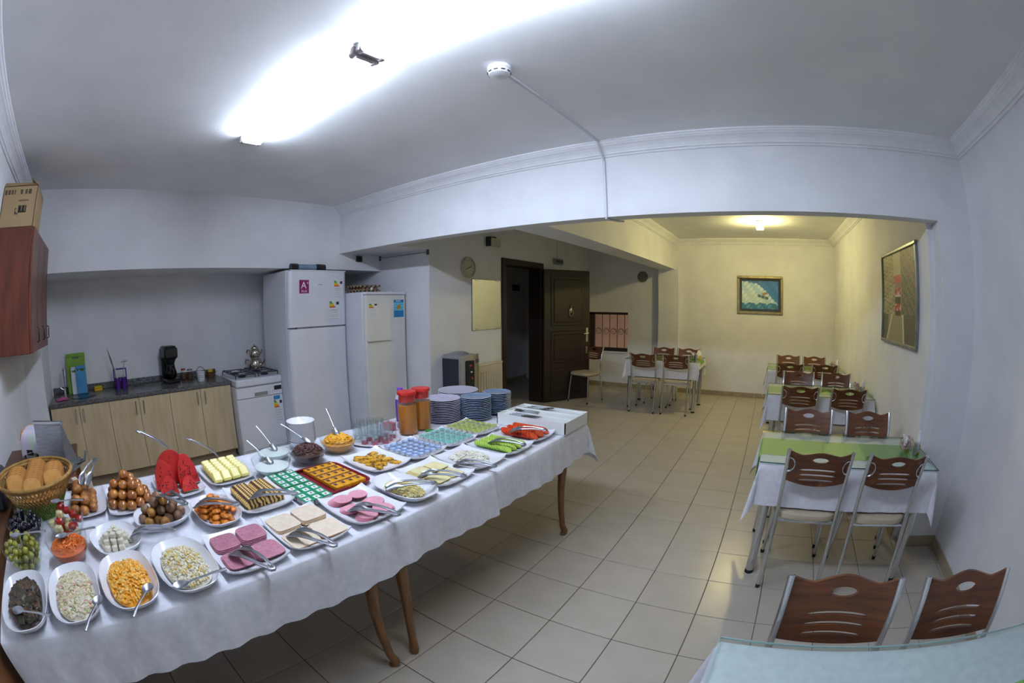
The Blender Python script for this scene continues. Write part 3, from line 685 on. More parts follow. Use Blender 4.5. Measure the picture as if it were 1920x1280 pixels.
for p in me.polygons:
    j, i = divmod(p.index, 40); c = lin(spots((i + .5) / 40, (j + .5) / 40))
    for l in p.loop_indices: a.data[l].color = c
tag(link('tea_towel', me, None, (-2.93, -.585, .765), R(-20)), 'white tea towel with yellow and orange dots over the toaster', 'towel')
t = thing('appliance', 'dark grey radio on the brown sideboard', 'appliance', (-2.25, -.81, .775)); MB().cbox(-.12, .12, -.07, .07, 0, .16, .02).build('housing', mat('dark_grey_plastic', '#3a3c44', '#30323a', 9, .35), t); MB().cbox(-.08, .08, .066, .075, .05, .12, .004).build('front_panel', M_STEEL, t)  # plain box appliance in place of an unidentified dark shape

# ------------------------------------------------------------------ dining chairs
M_SEAT = mat('cream_vinyl', '#b9ab92', '#ad9f86', 9, .45)
def post_y(z):
    if z < .44: return .065 * z / .44
    t = (z - .44) / .42; return .065 + .012 * math.sin(PI * t) - .075 * t * t
def make_chair(name, label, back_rings):
    t = thing(name, label, 'chair')
    for s_ in (-1, 1):
        pts = [(s_ * (.182 + .006 * abs(z - .44)), post_y(z), z) for z in (.012, .12, .25, .38, .44, .50, .58, .66, .74, .80, .858)]
        lg = MB().tube(pts, .0130, 10).build('back_post', M_CHROME, t)
        MB().lathe([(.013, 0), (.014, .02), (.012, .024)], 10, cap0=True, M=Matrix.Translation((s_ * .1846, post_y(.01), 0))).build('foot_cap', M_RUBBER, lg)
        fl_ = MB().tube([(s_ * .19, .415, .012), (s_ * .178, .395, .25), (s_ * .165, .375, .425)], .0105, 10).build('front_leg', M_CHROME, t)
        MB().lathe([(.013, 0), (.014, .02), (.012, .024)], 10, cap0=True, M=Matrix.Translation((s_ * .19, .4155, 0))).build('foot_cap', M_RUBBER, fl_)
    b = MB()
    for s_ in (-1, 1): b.tube([(s_ * .178, .062, .425), (s_ * .172, .20, .425), (s_ * .165, .375, .425)], .009, 8)
    b.tube([(-.165, .375, .425), (.165, .375, .425)], .009, 8); b.tube([(-.178, .07, .425), (.178, .07, .425)], .009, 8)
    b.build('seat_frame', M_CHROME, t)
    b = MB(); out = [(x, y * (1 if y > 0 else .95) + .235) for x, y in superell(.20, .195, 40, 3.4)]
    loft(b, [[(x * k, (y - .235) * k + .235, z) for x, y in out] for z, k in ((.434, .95), (.437, .99), (.452, 1.0), (.466, .985), (.474, .93), (.477, .8))], cap1=True)
    b.build('seat', M_SEAT, t)
    # back panel: five curved bands leave three slots and an oval hand hole
    N = 48; b = MB(); xs = [-.178 + .356 * i / N for i in range(N + 1)]; th = .010
    def bands(x):
        q = x / .178; bot = .652 + .022 * q * q; hump = .846 + .012 * math.cos(q * PI * 1.25) * (1 - .3 * abs(q)) + .018 * max(0, abs(q) - .62) / .38
        z = [bot]
        for c in (.690, .721, .752):
            w = .105; e = max(0, 1 - (x / w) ** 8); h = .0054 * (e ** .5); cz = c - .006 * (x / w) ** 2; z += [cz - h, cz + h]
        e = max(0, 1 - (x / .045) ** 2); h = .0150 * e ** .5; z += [.812 - h, .812 + h, hump]
        return z
    def P(x, z, k): return (x, post_y(z) - .020 * (1 - (x / .178) ** 2) + k * th / 2, z)
    for n_ in range(5):
        vs = []; fs = []
        for x in xs:
            z = bands(x); a, c = z[2 * n_], z[2 * n_ + 1]; vs += [P(x, a, -1), P(x, c, -1), P(x, c, 1), P(x, a, 1)]
        for i in range(N):
            o = 4 * i
            for k in range(4): fs.append((o + k, o + (k + 1) % 4, o + 4 + (k + 1) % 4, o + 4 + k))
        fs.append((3, 2, 1, 0)); e = 4 * N; fs.append((e, e + 1, e + 2, e + 3))
        b.add(vs, [tuple(reversed(f)) for f in fs])
    b.build('backrest', M_WOODCHAIR, t, smooth=30)
    for s_ in (-1, 1):
        b = MB(); b.tube([(s_ * (.176 - .034 * math.sin(a)), post_y(.775 + .045 * math.cos(a)) - .013 - .004 * math.sin(a), .775 + .042 * math.cos(a)) for a in [PI * i / 12 for i in range(13)]], .0075, 8, flat=.6); b.build('side_ring', M_CHROME, t)
    return t
chair0 = make_chair('dining_chair', 'x', True); used = []
def chair(x, y, rz, label, group):
    c = chair0 if not used else dup(chair0, (x, y, 0), R(rz))
    used.append(1); c.location = (x, y, 0); c.rotation_euler = (0, 0, R(rz)); c['label'] = label; c['group'] = group
GC = 'walnut and chrome dining chairs'
CH = 'walnut backed dining chair'
chair(.365, 1.06, 180, CH + ', at the bare white table, beside the open floor', GC)
chair(.840, 1.06, 180, CH + ', at the bare white table, next to the wall', GC)
chair(.365, 2.215, 0, CH + ', aisle side, back turned to the bare white table', GC)
chair(.845, 2.212, 1, CH + ', wall side, back turned to the bare white table', GC)
chair(.372, 3.17, 180, CH + ', aisle side, back to the middle table of the row', GC)
chair(.868, 3.19, 181, CH + ', wall side, back to the middle table of the row', GC)
chair(.372, 4.13, 0, CH + ', aisle side of the middle table, facing the surf picture', GC)
chair(.885, 4.13, 0, CH + ', wall side of the middle table, facing the surf picture', GC)
chair(.415, 5.07, 179, CH + ', aisle side of the middle table, back to the surf picture', GC)
chair(.895, 5.11, 180, CH + ', wall side of the middle table, back to the surf picture', GC)
chair(.345, 5.80, 1, CH + ', aisle side of the table nearest the surf picture, facing it', GC)
chair(.850, 5.86, 1, CH + ', wall side of the table nearest the surf picture, facing it', GC)
chair(.365, 6.78, 181, CH + ', aisle side of the table nearest the surf picture, back to it', GC)
chair(.790, 6.76, 181, CH + ', wall side of the table nearest the surf picture, back to it', GC)
chair(-1.775, 5.96, 2, CH + ', back to the buffet, at the window table, nearest the lone chair', GC)
chair(-1.295, 5.99, 2, CH + ', back to the buffet, at the window table, beyond its neighbour', GC)
chair(-1.715, 6.98, 180, CH + ', at the table by the window, back to the column', GC)
chair(-1.290, 6.98, 180, CH + ', at the window table, back to the wall beside the column', GC)
chair(-2.785, 6.535, 167.5, 'lone dining chair with slotted walnut back beside the open dark door', GC)

# ------------------------------------------------------------------ dining tables
M_RUN = mat('lime_green_linen', '#93bf62', '#88b458', 30, .85); M_RUN2 = mat('leaf_green_linen', '#6ba24a', '#609642', 30, .85)
M_TTOP = mat('brown_table_board', '#5a4a3c', '#4c3e32', 8, .6)
M_GTOP = glass('table_glass', '#f8fdfb', 1.0); M_GEDGE = mat('green_glass_edge', '#1f5a50', '#174a42', 6, .15, coat=.5)
def drape(mb, x0, x1, y0, y1, z, dx0, dx1, dy0, dy1, st=.03, flare=.22, wav=.10, seed=0, hemwave=0, base=.010):
    def axis(a, c, d0, d1):
        o = [a - d0 + d0 * i / max(1, round(d0 / st)) for i in range(round(d0 / st))] if d0 else []
        if d0: o.append(a - .006)
        n = max(1, round((c - a) / st)); o += [a + (c - a) * i / n for i in range(n + 1)]
        if d1: o.append(c + .006); m = max(1, round(d1 / st)); o += [c + d1 * (i + 1) / m for i in range(m)]
        return o
    ax, ay = axis(x0, x1, dx0, dx1), axis(y0, y1, dy0, dy1); vs = []
    for v in ay:
        for u in ax:
            cx, cy = min(max(u, x0), x1), min(max(v, y0), y1); du, dv = u - cx, v - cy; r = math.hypot(du, dv)
            if r < 1e-9: vs.append((cx, cy, z)); continue
            ph = math.atan2(abs(dv), abs(du)); sx = 1 if du > 0 else -1; sy = 1 if dv > 0 else -1
            s_ = (cx if abs(dv) > abs(du) else cy)
            off = base * (1 - math.exp(-r / .012)) + flare * r * math.sin(2 * ph) ** 2 + wav * r * (.25 + .25 * math.sin(s_ * 9 + seed) + .5 * math.sin(s_ * 23 + seed * 2) ** 2) * (1 - math.sin(2 * ph))
            vs.append((cx + sx * math.cos(ph) * off, cy + sy * math.sin(ph) * off, z - r * (1 - .04 * abs(off)) + hemwave * r * math.sin(s_ * 7 + seed)))
    n = len(ax); fs = [(j * n + i, j * n + i + 1, (j + 1) * n + i + 1, (j + 1) * n + i) for j in range(len(ay) - 1) for i in range(n - 1)]
    return mb.add(vs, fs)
def dining_table(x0, x1, y0, y1, where, runner=True, extra=False, seed=0, rd=.10, ry=0., pale=False, inx=.072):
    cx, cy = (x0 + x1) / 2, (y0 + y1) / 2; a, c = (x1 - x0) / 2, (y1 - y0) / 2
    t = thing('dining_table', 'chrome legged rectangular dining table under white cloth, ' + where, 'table', (cx, cy, 0), 0, 'dining tables')
    MB().cbox(-a + .01, a - .01, -c + .01, c - .01, .70, .728, .004).build('table_top', M_TTOP, t)
    MB().cbox(-a + .08, a - .08, -c + .08, c - .08, .665, .70, .004).build('apron', M_TTOP, t)
    for sx in (-1, 1):
        for sy in (-1, 1):
            px_, py_ = sx * (a - inx), sy * (c - .045)
            lg = MB().cyl((px_, py_, .02), (px_, py_, .70), .026, n=18).build('leg', M_CHROME, t)
            MB().cyl((px_, py_, 0), (px_, py_, .022), .028, n=18).build('foot_cap', M_RUBBER, lg)
    b = MB(); drape(b, -a, a, -c, c, .731, .24, rd, .243, .243, seed=seed, wav=.045)
    tag(b.build('tablecloth', M_CLOTH, None, (cx, cy, 0), smooth=60), 'white tablecloth hanging over the dining table ' + where, 'tablecloth', 'white dining tablecloths')
    if runner:
        b = MB(); drape(b, -a, a, ry - .165, ry + .165, .7335, .20, .05, 0, 0, seed=seed, wav=.045, base=.016)
        tag(b.build('table_runner', M_RUN, None, (cx, cy, 0), smooth=60), 'lime green runner lying along the dining table ' + where, 'table runner', 'lime green runners')
    if extra:
        b = MB(); drape(b, .10, a, -.16, .16, .7360, 0, .03, 0, 0, seed=seed, wav=.045, base=.021)
        tag(b.build('table_runner', M_RUN2, None, (cx, cy, 0), smooth=60), 'darker green runner on the dining table ' + where, 'table runner', 'darker green runners')
    g = thing('glass_sheet', 'clear glass sheet with green edges on the dining table ' + where, 'glass', (cx, cy, .7375), 0, 'glass table sheets')
    MB().box(-a - .008, a + .008, -c - .008, c + .008, 0, .005).build('pane', M_GTOP, g, smooth=0)
    b = MB(); e = .0085
    for q in ((-a - e, a + e, -c - e, -c - e + .002), (-a - e, a + e, c + e - .002, c + e), (-a - e, -a - e + .002, -c - e, c + e), (a + e - .002, a + e, -c - e, c + e)): b.box(q[0], q[1], q[2], q[3], -.0003, .0053)
    b.build('polished_edge', mat('pale_glass_edge', '#a9c9c4', '#9bbdb8', 6, .15) if pale else M_GEDGE, g, smooth=0)
dining_table(.03, 1.19, .265, .895, 'where only two chairs stand', True, False, 1, .10, -.085, True)
dining_table(.035, 1.19, 2.33, 2.965, 'at the wall pier', True, True, 2, .21)
dining_table(.055, 1.205, 4.275, 4.89, 'in the middle of the row', True, True, 3)
dining_table(.04, 1.175, 5.99, 6.61, 'nearest the surf picture', True, False, 4)
dining_table(-2.11, -1.0, 6.20, 6.83, 'by the barred window', True, True, 5, inx=.048)
# things on the tables
TZ = .7430
M_NAP = mat('white_paper_napkin', '#e6e6e8', '#dadadd', 25, .85)
pk1 = MB().cbox(-.012, .012, -.006, .006, 0, .05, .002).mesh('sugar_packet', mat('pinkish_packet', '#d8bfc0', '#e8e2e0', 60, .6, rnd=.1))
def condiments(x, y, where, full=True):
    t = thing('sugar_bowl', 'round glass bowl of sugar packets on the table ' + where, 'bowl', (x, y, TZ), 0, 'table condiments')
    MB().lathe([(.03, 0), (.045, .012), (.054, .045), (.048, .08), (.04, .092), (.038, .092), (.046, .079), (.051, .045), (.043, .015), (.028, .004)], 20, cap0=True).build('bowl_glass', M_GLASS, t)
    b = MB()
    for k in range(26):
        a = random.uniform(0, 6.3); r = random.uniform(0, .034); b.cbox(-.011, .011, -.005, .005, -.02, .02, .002, k % 2, Matrix.Translation((r * math.cos(a), r * math.sin(a), .03 + random.uniform(0, .055))) @ Matrix.Rotation(a * 3, 4, 'Z') @ Matrix.Rotation(random.uniform(-1, 1), 4, 'X'))
    o = b.build('sugar_packets', [mat('white_packet', '#ded6d6', '#cfc4c4', 30, .6), mat('pink_packet', '#b98a8e', '#a8787c', 30, .6)], t, smooth=0); o['kind'] = 'stuff'
    t = thing('salt_shaker', 'small steel shaker on the table ' + where, 'shaker', (x + .055, y - .06, TZ), 0, 'table condiments')
    MB().lathe([(.017, 0), (.017, .058)], 14, cap0=True).build('shaker_body', M_STEEL, t); MB().lathe([(.0175, .058), (.017, .07), (.008, .078), (.001, .079)], 14).build('shaker_cap', M_CHROME, t)
    t = thing('napkin_holder', 'yellow footed holder of white napkins on the table ' + where, 'napkin holder', (x + .09, y + .0, TZ), R(70), 'table condiments')
    MB().cbox(-.05, .05, -.022, .022, 0, .012, .003).build('holder_base', mat('yellow_plastic', '#d4b31c', '#c4a316', 8, .4), t)
    for s_ in (-1, 1): MB().cbox(-.045, .045, s_ * .020 - .002, s_ * .020 + .002, .012, .05, .001).build('holder_side', MATS['yellow_plastic'], t)
    b = MB(); out = [(-.055, 0), (.055, 0)] + [(.055 * math.cos(a), .05 + .07 * math.sin(a)) for a in [PI * i / 10 for i in range(11)]]
    for k in range(5): b.prism(out, -.002, .0018, M=Matrix.Translation((0, -.014 + k * .007, .0125)) @ Matrix.Rotation(PI / 2 + (k - 2) * .04, 4, 'X'))
    o = b.build('napkins', M_NAP, t, smooth=0); o['kind'] = 'stuff'
    b = MB(); b.cbox(-.02, .02, -.012, .012, 0, .05, .004); b.ball((0, 0, .058), (.018, .011, .014), 10, 6)
    tag(b.build('mustard_sachet', mat('orange_yellow_plastic', '#d89a14', '#c88a10', 9, .4), None, (x + .04, y + .075, TZ), .6), 'small orange yellow pot on the table ' + where, 'pot', 'table condiments')
condiments(1.05, 2.66, 'at the wall pier'); condiments(1.06, 4.64, 'in the middle of the row'); condiments(1.03, 6.36, 'nearest the surf picture'); condiments(-1.16, 6.66, 'by the barred window')

# ------------------------------------------------------------------ things on the walls and along them
def surf(u, v):
    n = .022 * math.sin(u * 21 + v * 13) + .018 * math.sin(u * 43 - v * 31)
    crest = .95 - .62 * u + .18 * math.sin(u * 4) + n
    if (u - .62) ** 2 * 9 + (v - .55) ** 2 * 30 < .06: return ['#c78a1e', '#d9a52a', '#7a5a28'][int((u * 23 + v * 31)) % 3]
    if abs((v - .44) - (u - .55) * -.35) < .05 and .42 < u < .72: return ['#4a6a6c', '#7b9a94', '#2f4a50'][int(u * 31) % 3]
    if v > crest: return '#2f6fb4' if n > 0 else '#3f80c0'
    if v < .20 + n: return '#2f7390' if n > -.008 else '#5c9fb8'
    k = (crest - v) * 2
    return '#e4eaea' if n > .008 else ('#b9d2d8' if k < .7 else '#d0dccc')
t = thing('framed_picture', 'framed picture of a surfer on a wave on the back wall', 'picture', (-.138, YBACK, 1.43)); w, h = .83, .64
M_GILT = mat('gilt_frame', '#9c8d62', '#b8aa7c', 20, .3, .7)
b = MB(); f = .045
for q in ((-w/2, w/2, 0, f), (-w/2, w/2, h - f, h), (-w/2, -w/2 + f, f, h - f), (w/2 - f, w/2, f, h - f)): b.cbox(q[0], q[1], -.032, -.001, q[2], q[3], .008)
b.build('frame', M_GILT, t); MB().box(-w/2 + f, w/2 - f, -.016, -.002, f, h - f).build('mount', mat('black_mount', '#191b1c', '#202223', 9, .7), t, smooth=0)
painted('print', surf, .66, .47, 66, 48, t, loc=(0, -.0175, .085)); MB().box(-w/2 + f, w/2 - f, -.0235, -.022, f, h - f).build('picture_glass', M_GLASS, t, smooth=0)
def street(u, v):
    n = math.sin(u * 61 + v * 23) + math.sin(u * 23 - v * 71) + math.sin(u * 131)
    if .40 < u < .56:
        if .66 < v < .74: return '#b8333a'
        if .60 < v < .66: return '#8d6a60'
        if .52 < v < .60: return '#a02f33' if n > -.6 else '#c9a9a0'
        if .50 < v < .52: return '#d0b8a8'
        if .42 < v < .50: return '#3a3430'
        if .34 < v < .42: return '#b02e33' if n > -1 else '#d8c0b0'
        if .29 < v < .34: return '#5a2a28'
    if v < .30: 
        if abs(u - (.30 - .5 * (.3 - v))) < .02 or abs(u - (.62 + .2 * (.3 - v))) < .02: return '#c9bd93'
        return '#8f866a' if .18 < u < .66 else '#5d5746'
    if u > .58: return ['#4d4636', '#6b6350', '#857a5e'][int(n + 3) % 3]
    if u > .36 and v > .74: return '#b8ad84'
    return ['#a2966f', '#857a5c', '#5a523f', '#bdb18a'][int(n * 1.4 + 4) % 4]
t = thing('framed_poster', 'tall framed street poster with a red double decker bus', 'picture', (XRD, 3.735, 1.30), R(-90)); w, h = 1.10, .78
b = MB(); f = .028
for q in ((-w/2, w/2, 0, f), (-w/2, w/2, h - f, h), (-w/2, -w/2 + f, f, h - f), (w/2 - f, w/2, f, h - f)): b.cbox(q[0], q[1], -.030, -.001, q[2], q[3], .006)
b.build('frame', mat('grey_metal_frame', '#8d9090', '#7d8080', 12, .35, .6), t); MB().box(-w/2 + f, w/2 - f, -.012, -.002, f, h - f).build('backing', mat('card_backing', '#8f8a7a', '#86816f', 9, .8), t, smooth=0)
painted('print', street, w - 2 * f, h - 2 * f, 110, 90, t, rough=.5, loc=(0, -.014, f))
t = thing('wall_clock', 'round pale wall clock above the mirror', 'clock', (XL, 4.11, 1.99), R(90)); A = Matrix.Rotation(PI / 2, 4, 'X')
MB().lathe([(.128, 0), (.13, .025), (.122, .034), (.112, .030)], 36, M=A, cap0=True).build('clock_rim', mat('pale_clock_rim', '#b9b2a4', '#a8a193', 12, .4), t)
MB().lathe([(.112, .022), (.001, .022)], 36, M=A).build('clock_face', mat('clock_face', '#c4bfae', '#b5b09f', 60, .6), t)
for k in range(12): MB().box(-.004, .004, -.0255, -.024, .085, .102, M=Matrix.Rotation(k * PI / 6, 4, 'Y')).build('hour_mark', mat('grey_clock_mark', '#8a8578', '#7d786b', 9, .6), t, smooth=0)
MB().box(-.004, .004, -.028, -.0262, -.012, .055, M=Matrix.Rotation(R(70), 4, 'Y')).build('hour_hand', M_BLACK, t, smooth=0); MB().box(-.003, .003, -.030, -.0285, -.012, .085, M=Matrix.Rotation(R(-110), 4, 'Y')).build('minute_hand', M_BLACK, t, smooth=0)
t = thing('wall_mirror', 'rectangular frameless mirror beside the dark door frame', 'mirror', (XL, 4.49, 1.22), R(90))
MB().cbox(-.30, .30, -.012, -.004, 0, .635, .003).build('mirror_glass', mat('silvered_mirror', '#e8ece6', '#e6eae4', 3, .01, 1.0), t, smooth=0)
MB().box(-.305, .305, -.004, -.001, -.005, .64).build('mirror_back', mat('green_mirror_edge', '#55604a', '#4a5540', 9, .4), t, smooth=0)
for x in (-.22, .22):
    for z in (.0, .622): MB().cbox(x - .02, x + .02, -.017, -.0005, z - .005, z + .018, .002).build('mirror_clip', M_CHROME, t)
t = thing('emergency_light', 'small white wall lamp with dark side high above the mirror', 'wall lamp', (XL, 4.60, 2.29), R(90))
MB().cbox(-.10, .12, -.07, 0, 0, .115, .008).build('lamp_box', mat('yellowed_plastic', '#c4bfb0', '#b7b2a3', 8, .5), t); MB().cbox(-.125, -.10, -.075, 0, 0, .125, .004).build('dark_side', M_BLACK, t); MB().cbox(-.02, .05, -.05, 0, .115, .135, .004).build('top_clip', M_BLACK, t)
t = thing('exit_light', 'small green and white emergency light above the dark door', 'emergency light', (XL, 6.42, 2.19), R(90))
MB().cbox(-.14, .14, -.05, 0, 0, .09, .006).build('light_box', mat('grey_white_plastic', '#9aa09a', '#8b918b', 8, .5), t); MB().cbox(-.12, .12, -.054, -.05, .018, .075, .002).build('light_panel', mat('dark_green_panel', '#3c4a42', '#4d5b52', 60, .4), t, smooth=0); MB().tube([(0, -.008, .09), (0, -.008, .40)], .005, 6).build('cable', M_WALL, t)
t = thing('wall_vent', 'round grey vent grille high on the back wall', 'vent', (-2.30, YBACK, 2.04))
MB().lathe([(.10, 0), (.10, .015), (.085, .022), (.08, .012), (.06, .016), (.055, .01), (.035, .014), (.03, .009), (.001, .012)], 28, M=A).build('vent_grille', mat('grey_vent', '#7d7a70', '#6f6c62', 20, .6), t)
t = thing('corridor_sign', 'small dark sign on the corridor wall behind the door opening', 'sign', (-4.80, 7.30, 1.80), R(90)); MB().cbox(-.12, .12, -.02, 0, 0, .12, .003).build('sign_plate', M_BLACK, t); MB().box(-.09, .09, -.0215, -.02, .03, .09).build('sign_face', mat('dark_blue_sign', '#20242c', '#282c34', 9, .4), t, smooth=0)
# water dispenser
t = thing('water_dispenser', 'silver and black water dispenser standing beside the wall corner', 'water dispenser', (-3.225, 3.765, 0))
M_SILV = mat('silver_plastic', '#a9acb4', '#9b9ea6', 8, .32, .5)
MB().cbox(-.165, .14, -.155, .155, .0, .985, .025).build('dispenser_body', M_SILV, t)
MB().cbox(-.14, .10, -.160, -.153, .06, .945, .004).build('side_panel', mat('dark_navy_panel', '#1f2530', '#252b36', 9, .35), t)
b = MB(); out = [(.135, -.155), (.165, -.12), (.178, 0), (.165, .12), (.135, .155)]; b.prism(out, .04, .985); b.build('front_shell', mat('champagne_plastic', '#b7b1a0', '#aaa493', 8, .3, .4), t, smooth=60)
MB().cbox(.150, .184, -.12, .03, .60, .93, .012).build('tap_recess', M_BLACK, t)
for k, z in enumerate((.87, .80, .73)): b = MB(); b.ball((.188, -.05 + .01 * k, z), (.012, .02, .014), 10, 6); b.build('tap', mat('red_tap', '#a8343a', '#96292f', 9, .35) if k != 1 else M_CHROME, t)
MB().lathe([(.11, .985), (.10, 1.0), (.06, 1.012), (.05, 1.005)], 24, M=Matrix.Translation((-.02, 0, 0)), cap1=True).build('bottle_cradle', M_SILV, t)
MB().cbox(.166, .18, .05, .11, .89, .93, .003).build('indicator_panel', mat('grey_indicator', '#5d5f66', '#53555c', 9, .4), t)
# radiator
t = thing('radiator', 'cream ribbed panel radiator under the mirror', 'radiator', (XL + .012, 4.40, .15), R(90))
MB().cbox(-.33, .33, -.065, -.015, 0, .62, .006).build('radiator_panel', mat('cream_radiator', '#d0c8b0', '#c8c0a8', 6, .4), t)
for k in range(12): MB().cbox(-.31 + k * .0545, -.285 + k * .0545, -.075, -.065, .05, .55, .004).build('rib', MATS['cream_radiator'], t)
MB().cbox(-.335, .335, -.07, -.005, .62, .645, .005).build('top_grille', MATS['cream_radiator'], t)
for x in (-.25, .25): MB().box(x - .015, x + .015, -.016, .010, .10, .52).build('bracket', M_STEEL, t, smooth=0)
for x in (-.31, .31): MB().tube([(x, -.04, 0), (x, -.04, -.149)], .008, 8).build('pipe', MATS['cream_radiator'], t)
# smoke detector and surface conduit
t = thing('smoke_detector', 'round white smoke detector on the ceiling', 'smoke detector', (-1.09, 1.53, CEIL))
MB().lathe([(.055, 0), (.058, -.018), (.052, -.022), (.052, -.026), (.056, -.03), (.05, -.048), (.03, -.055), (.001, -.056)], 32).build('detector_shell', mat('white_abs', '#e4e4e6', '#dcdcdf', 8, .4), t)
for k in range(10):
    a = 2 * PI * k / 10; MB().box(.0525, .0565, -.010, .010, -.042, -.036, M=Matrix.Rotation(a, 4, 'Z')).build('detector_slot', mat('dark_slot', '#33343a', '#2b2c31', 9, .6), t, smooth=0)
t = thing('cable_conduit', 'thin white cable conduit running from the smoke detector down the beam', 'conduit', (0, 0, 0)); M_COND = mat('white_conduit', '#d2d2d6', '#c8c8cc', 8, .5)
MB().cbox(-1.108, -1.088, 1.592, 2.72, CEIL - .013, CEIL, .002).build('ceiling_run', M_COND, t)
MB().tube([(-1.098, 2.70, 2.688), (-1.098, 2.735, 2.64), (-1.098, 2.795, 2.60), (-1.098, 2.807, 2.57)], .009, 8).build('cornice_run', M_COND, t)
MB().cbox(-1.108, -1.088, 2.803, 2.8158, 2.150, 2.58, .002).build('beam_run', M_COND, t)
MB().tube([(-1.098, 2.81, 2.147), (-1.10, 2.88, 2.147), (-1.06, 2.945, 2.147), (-1.03, 2.99, 2.150)], .007, 8).build('soffit_run', M_COND, t)

# ------------------------------------------------------------------ buffet tables and cloths
BT = .765; ZT = .770; BX0, BX1 = -2.30, -1.15
def cabriole(mb_parent, x, y, sx, sy):
    prof = [(0, .018, 0), (.018, .020, .016), (.016, .023, .030), (.004, .019, .075), (-.006, .020, .20), (-.010, .024, .36), (-.006, .030, .52), (0, .034, .62), (0, .034, .70)]
    b = MB(); b.tube([(x + sx * (o + .03) - sx * .03, y + sy * (o + .03) - sy * .03, z) for o, r, z in prof], [r for o, r, z in prof], 14); b.build('leg', M_WOODLEG, mb_parent)
for (y0, y1, lab) in ((-.69, .885, 'wooden buffet table with curved legs below the salad dishes'), (.890, 2.595, 'wooden buffet table with curved legs below the plate stacks and cutlery tray')):
    t = thing('buffet_table', lab, 'table', ((BX0 + BX1) / 2, (y0 + y1) / 2, 0), 0, 'buffet tables'); a, c = (BX1 - BX0) / 2, (y1 - y0) / 2
    MB().cbox(-a, a, -c, c, BT - .028, BT, .004).build('table_top', M_BRN, t); MB().cbox(-a + .06, a - .06, -c + .06, c - .06, BT - .10, BT - .028, .004).build('apron', M_WOODLEG, t)
    for sx in (-1, 1):
        for sy in (-1, 1): cabriole(t, sx * (a - .045), sy * (c - (.075 if sy * (1 if y0 < 0 else -1) > 0 else (.06 if y0 < 0 else .22))), sx, sy)
b = MB(); drape(b, BX0, BX1, 1.42, 2.598, ZT - .0035, .20, .21, 0, .235, st=.028, flare=.30, wav=.13, seed=2.2, hemwave=.03)
tag(b.build('buffet_cloth', M_CLOTH, None, smooth=60), 'white buffet cloth with hanging corner under the cutlery tray', 'tablecloth', 'white buffet cloths')
b = MB(); drape(b, BX0 - .001, BX1 + .001, -.688, 1.545, ZT - .0015, .20, .205, 0, 0, st=.028, flare=.30, wav=.15, seed=.4, hemwave=.035)
tag(b.build('buffet_cloth', M_CLOTH, None, smooth=60), 'long white buffet cloth under the salads, cold cuts and bread basket', 'tablecloth', 'white buffet cloths')

t = thing('tea_carton', 'white carton with dark red stripe behind the bread basket', 'carton', (-2.24, -.235, ZT), R(20))
MB().cbox(-.04, .04, -.055, .055, 0, .075, .004).build('carton_box', mat('beige_card', '#cdbfa8', '#c2b49c', 12, .7), t); MB().box(-.0415, .0415, -.02, .02, .02, .0762).build('red_stripe', mat('dark_red_print', '#5a1c22', '#4c161b', 12, .6), t, smooth=0)
# ------------------------------------------------------------------ dishes
def rect_plate(a, c):
    b = MB()
    def f(u, v):
        x, y = 2 * u - 1, 2 * v - 1; m = max(abs(x), abs(y)); return (x * a * (1 - .05 * (y * y) * abs(x)), y * c * (1 - .05 * (x * x) * abs(y)), .008 + .013 * m ** 5 + .016 * (x * y) ** 4)
    b.shell(f, 20, 20, .005); b.prism([(x * .62, y * .62) for x, y in superell(a, c, 28, 4)], 0, .004)
    return b.mesh('serving_plate', M_PORC, 50)
ME_RP = rect_plate(.152, .1255)
def oval_mesh(a, c, h, m=M_PORC):
    b = MB(); S_ = lambda k, z, p=2.7: [(x, y, z) for x, y in superell(a * k, c * k, 44, p)]
    loft(b, [S_(.66, 0), S_(.72, .006), S_(.90, h * .55), S_(1.0, h), S_(.985, h + .001), S_(.955, h - .004), S_(.86, h * .55), S_(.70, .010), S_(.3, .008)], cap1=True)
    return b.mesh('oval_dish', m, 50)
ME_OV = oval_mesh(.175, .107, .045); ME_OVS = oval_mesh(.135, .110, .038); ME_OVA = oval_mesh(.155, .095, .038); ME_OVC = oval_mesh(.165, .0965, .040)
def bowl_mesh(r, h, m=M_GLASS):
    p = [(r * .45, 0), (r * .62, .004), (r * .86, h * .4), (r * .98, h * .8), (r, h)]; q = [(r - .003, h), (r * .95, h * .8), (r * .83, h * .42), (r * .6, .009), (.001, .008)]
    return MB().lathe(p + q, 36, cap0=True).mesh('glass_bowl', m, 50)
def plate(x, y, label, rz=0., me=None, name='serving_plate', cat='plate', group='white serving plates'):
    return tag(link(name, me or ME_RP, None, (x, y, ZT), R(rz)), label, cat, group)
# inner surfaces of the dishes, and piles whose pieces rest on them and on each other
def rp_floor(x, y):
    x, y = min(1, abs(x) / .152), min(1, abs(y) / .1255); return .008 + .013 * max(x, y) ** 5 + .016 * (x * y) ** 4
def ov_floor(a, c, h):
    P_ = [(0, .008), (.3, .008), (.70, .010), (.86, h * .55), (.955, h - .004), (1.2, h + .2)]
    def f(x, y):
        k = ((abs(x) / a) ** 2.7 + (abs(y) / c) ** 2.7) ** (1 / 2.7)
        for (k0, z0), (k1, z1) in zip(P_, P_[1:]):
            if k <= k1: return z0 + (z1 - z0) * (k - k0) / (k1 - k0)
        return 1
    return f
def bw_inner(r, h, z):
    P_ = [(.009, .6), (h * .42, .83), (h * .8, .95), (h, 1 - .003 / r)]
    if z <= P_[0][0]: return r * .6
    for (z0, k0), (z1, k1) in zip(P_, P_[1:]):
        if z <= z1: return r * (k0 + (k1 - k0) * (z - z0) / (z1 - z0))
    return r * P_[-1][1]
